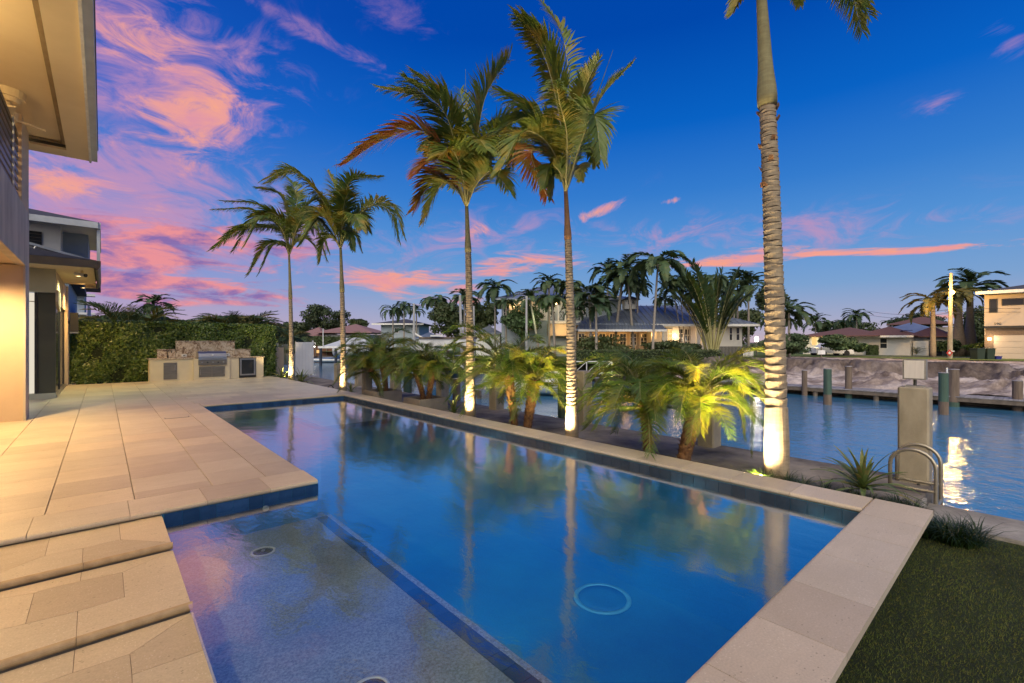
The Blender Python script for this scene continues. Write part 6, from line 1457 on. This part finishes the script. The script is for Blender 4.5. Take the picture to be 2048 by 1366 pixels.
# covered boats
def hull(name, par, L, Wd, H, mat, sheer=.25, loc=(0, 0, 0)):
    vs = []; m = 10
    for i in range(m+1):
        u = i/m; w = Wd/2*(1-(u**3))*(.85+.15*min(1, u*4)); z1 = H*(1+sheer*u*u); zb = H*.5*u**3; x = L*u
        vs += [(x, -w, z1), (x, -w*.75, z1*.35+zb*.4), (x, 0, zb*.6), (x, w*.75, z1*.35+zb*.4), (x, w, z1)]
    fs = [(i*5+k, (i+1)*5+k, (i+1)*5+k+1, i*5+k+1) for i in range(m) for k in range(4)]+[(i*5, i*5+4, (i+1)*5+4, (i+1)*5) for i in range(m)]+[(0, 1, 2, 3, 4)]
    o = MB().add(vs, fs).build(name, mat, par, True); o.location = loc; return o
t = far_frame('inflatable_boat', 'blue covered boat lying low in the water at the canal end', 'boat', 680, 62, CZ); t.rotation_euler.z += math.pi
hull('hull', t, 4.6, 1.8, .45, 'boat_white'); hull('cover', t, 4.2, 1.5, .62, 'boat_blue', -.5, (.1, 0, .12))
t = far_frame('covered_boat', 'boat on a lift under a pointed grey canvas cover', 'boat', 650, 56, CZ)
hull('hull', t, 6, 2.2, 1.1, 'boat_white', .2, (1.2, 0, .9))
D = 56; zc = [(S_ := 0)]
B = 650
cvr = MB(); vs = [(0, -1.2, Z(693)-CZ), (6, -1.2, Z(693)-CZ), (6, 1.2, Z(693)-CZ), (0, 1.2, Z(693)-CZ), (1.6, 0, Z(682)-CZ), (2.2, 0, Z(676)-CZ), (5.5, 0, Z(673)-CZ)]
cvr.add(vs, [(0, 1, 6, 5, 4), (1, 2, 6), (2, 3, 4, 5, 6), (3, 0, 4), (0, 3, 2, 1)]).build('canvas_cover', 'canvas', t)
t = far_frame('boat_lift', 'white framed boat lift on dark piles at the canal end', 'boat lift', 650, 55, CZ)
for x in (.15, 1.9): MB().tube([(x, -1.6, -1), (x, -1.6, Zp(696, 55)-CZ)], .16, 10).build('post', 'boat_dark', t)
MB().box(-.1, -1.8, Zp(696, 55)-CZ, 5, -1.4, Zp(692, 55)-CZ).build('beam', 'trim_white', t); MB().tube([(.55, -1.9, Zp(692, 55)-CZ), (.55, -1.9, Zp(658, 55)-CZ)], .05, 6).build('mast', 'trim_white', t)
t = far_frame('basketball_hoop', 'small white framed hoop board beyond the timber fence', 'hoop', 626, 80, 0); q = Zp(688, 80)
MB().box(-.45, 0, q-.35, .45, .03, q+.25).build('backboard', 'trim_white', t); MB().box(-.33, -.02, q-.22, .33, -.001, q+.13).build('glass', 'window_dark', t); MB().tube([(0, .1, -.8), (0, .1, q-.3)], .05, 6).build('post', 'dock_beam', t)
# blue grey house mid-left
D = 74; B = 780
t = far_frame('gray_house', 'blue grey two storey house with low hip roof behind the drooping palms', 'house', B, D, -.1)
MB().box(S(762), 0, -.1, S(838), 9, Z(648)).build('wall', 'house_blue', t); roofmesh('roof', t, S(750), S(850), -1.2, 10, Z(646), Z(634), 'roof_dark'); win(t, S(826), S(831), Z(664), Z(655), 0); win(t, S(790), S(797), Z(664), Z(655), 0)
MB().box(S(748), -1.3, Z(649), S(850), -1.2, Z(646)).build('gutter', 'trim_white', t)
D = 60; B = 830
t = far_frame('small_gable_roof', 'small white edged grey roof left of the boat house', 'house', B, D, -.1); MB().box(S(832), 0, -.1, S(868), 6, Z(674)).build('wall', 'house_white', t); roofmesh('roof', t, S(828), S(872), -.5, 7, Z(675), Z(662), 'metal_roof', hip=True, hipl=.2)
MB().tube([(S(828), -.55, Z(664)), (S(848), -.6, Z(675))], .12, 6).build('rake', 'trim_white', t)
D = 55; B = 940
t = far_frame('small_gable_roof', 'small pale roof right of the third tall palm trunk', 'house', B, D, -.1); MB().box(S(952), 0, -.1, S(1000), 6, Z(664)).build('wall', 'house_white', t); roofmesh('roof', t, S(946), S(1004), -.5, 7, Z(664), Z(648), 'metal_roof_light', hipl=3)
# slender white poles
for px, yt, d, lab in ((828, 607, 40, 'short white pole between the small palm and the boat house'), (920, 590, 34, 'tall white pole left of the third tall palm'), (947, 612, 36, 'thin white pole just right of the third tall palm'), (1053, 592, 42, 'white pole in front of the lit porch of the two storey house')):
    p = W(px, d, 0); tag(MB().tube([(.25 if px == 920 else 0, 0, -1.6), (0, 0, Zp(yt, d))], [.12, .09], 8).build('white_pole', 'pole_white'), lab, 'pole', 'slender white poles').location = (p.x, p.y, 0)
# boat house roof, dark boat, docks
D = 30; B = 845
t = far_frame('boat_house', 'flat white boat house roof beam over a dark moored boat', 'boat house', B, D, CZ)
def ZZ(py): return Zp(py, D)-CZ
MB().box(S(838), 0, ZZ(692), S(946), 2.5, ZZ(678)).build('roof_beam', 'white_paint', t); MB().box(S(838), -.08, ZZ(678)+.002, S(948), 2.7, ZZ(674)).build('roof_deck', 'dock_beam', t)
for px in (848, 930, 943): MB().box(S(px), .3, -1.5, S(px)+.14, .45, ZZ(692)-.002).build('post', 'concrete_cap', t)
MB().box(S(862), -.3, ZZ(673), S(888), .0, ZZ(670)).build('roof_light', 'white_plastic', t)
t = far_frame('moored_boat', 'dark hulled motor boat under the boat house roof', 'boat', 880, 29, CZ); hull('hull', t, 2.6, 2.0, 1.3, 'boat_dark', .3, (-1.2, .6, .2)); MB().box(-1.0, -.2, 1.5, 1.2, 1.4, 1.9).build('cabin', 'window_dark', t); MB().tube([(-.4, -.2, 2.3), (1.5, -.3, 1.2)], .06, 6).tube([(-.4, -.2, 2.3), (.8, -.2, 2.3)], .05, 6).build('windshield_frame', 'white_plastic', t)
# near finger docks
def fdock(px0, py0, w, l, lab, z=-.75):
    p = GP(px0, py0, z); t = thing('finger_dock', lab, 'dock', (p.x, p.y, z), 0, 'grey finger docks on the left of the canal')
    me = MB().box(0, .003, -.04, w, .14, 0).mesh('plank', 'dock_board')
    for i in range(int(l/.145)): link('plank', me, t, (0, i*.145, 0))
    MB().box(.02, 0, -.3, .1, l, -.045).box(w-.1, 0, -.3, w-.02, l, -.045).build('stringer', 'dock_beam', t)
    for yy in (.2, l-.3):
        for xx in (.1, w-.1): MB().tube([(xx, yy, -2), (xx, yy, -.06)], .11, 8).build('dock_post', 'dock_beam', t)
fdock(960, 780, 7, 1.4, 'grey finger dock reaching into the canal left of the pup palm')
fdock(1080, 765, 5.5, 1.3, 'grey finger dock behind the orange lit pygmy palm')
t = far_frame('white_boat', 'small white boat moored behind the fourth tall palm', 'boat', 1140, 24, CZ); t.rotation_euler.z += math.pi; hull('hull', t, 4.2, 1.7, .8, 'boat_white', .25); MB().box(.6, -.5, .82, 1.8, .5, 1.25).build('console', 'boat_white', t)
t = far_frame('dock_railing', 'white dock railing with cross braces across the canal', 'railing', 1148, 33, -.75); rb_ = MB()
for i in range(4): MB().tube([(i*.9, 0, 0), (i*.9, 0, .95)], .035, 6).build('post', 'trim_white', t)
MB().tube([(0, 0, .92), (2.7, 0, .92)], .03, 6).tube([(0, 0, .1), (2.7, 0, .1)], .03, 6).build('rail', 'trim_white', t)
for i in range(3): MB().tube([(i*.9, 0, .1), (i*.9+.9, 0, .92)], .02, 5).build('brace', 'trim_white', t)
# dock before the white house
t = thing('timber_dock', 'brown timber dock edge below the white house hedge', 'dock', (26.8, 17.6, -.74)); me = MB().box(0, .004, -.04, 1.4, .18, 0).mesh('plank', 'dock_beam')
for i in range(160): link('plank', me, t, (0, i*.19, 0))
for i in range(13): MB().tube([(.1, .5+2.4*i, -2.3), (.1, .5+2.4*i, .25 if i % 3 == 0 else -.05)], .12, 8).build('dock_post', 'dock_beam', t)
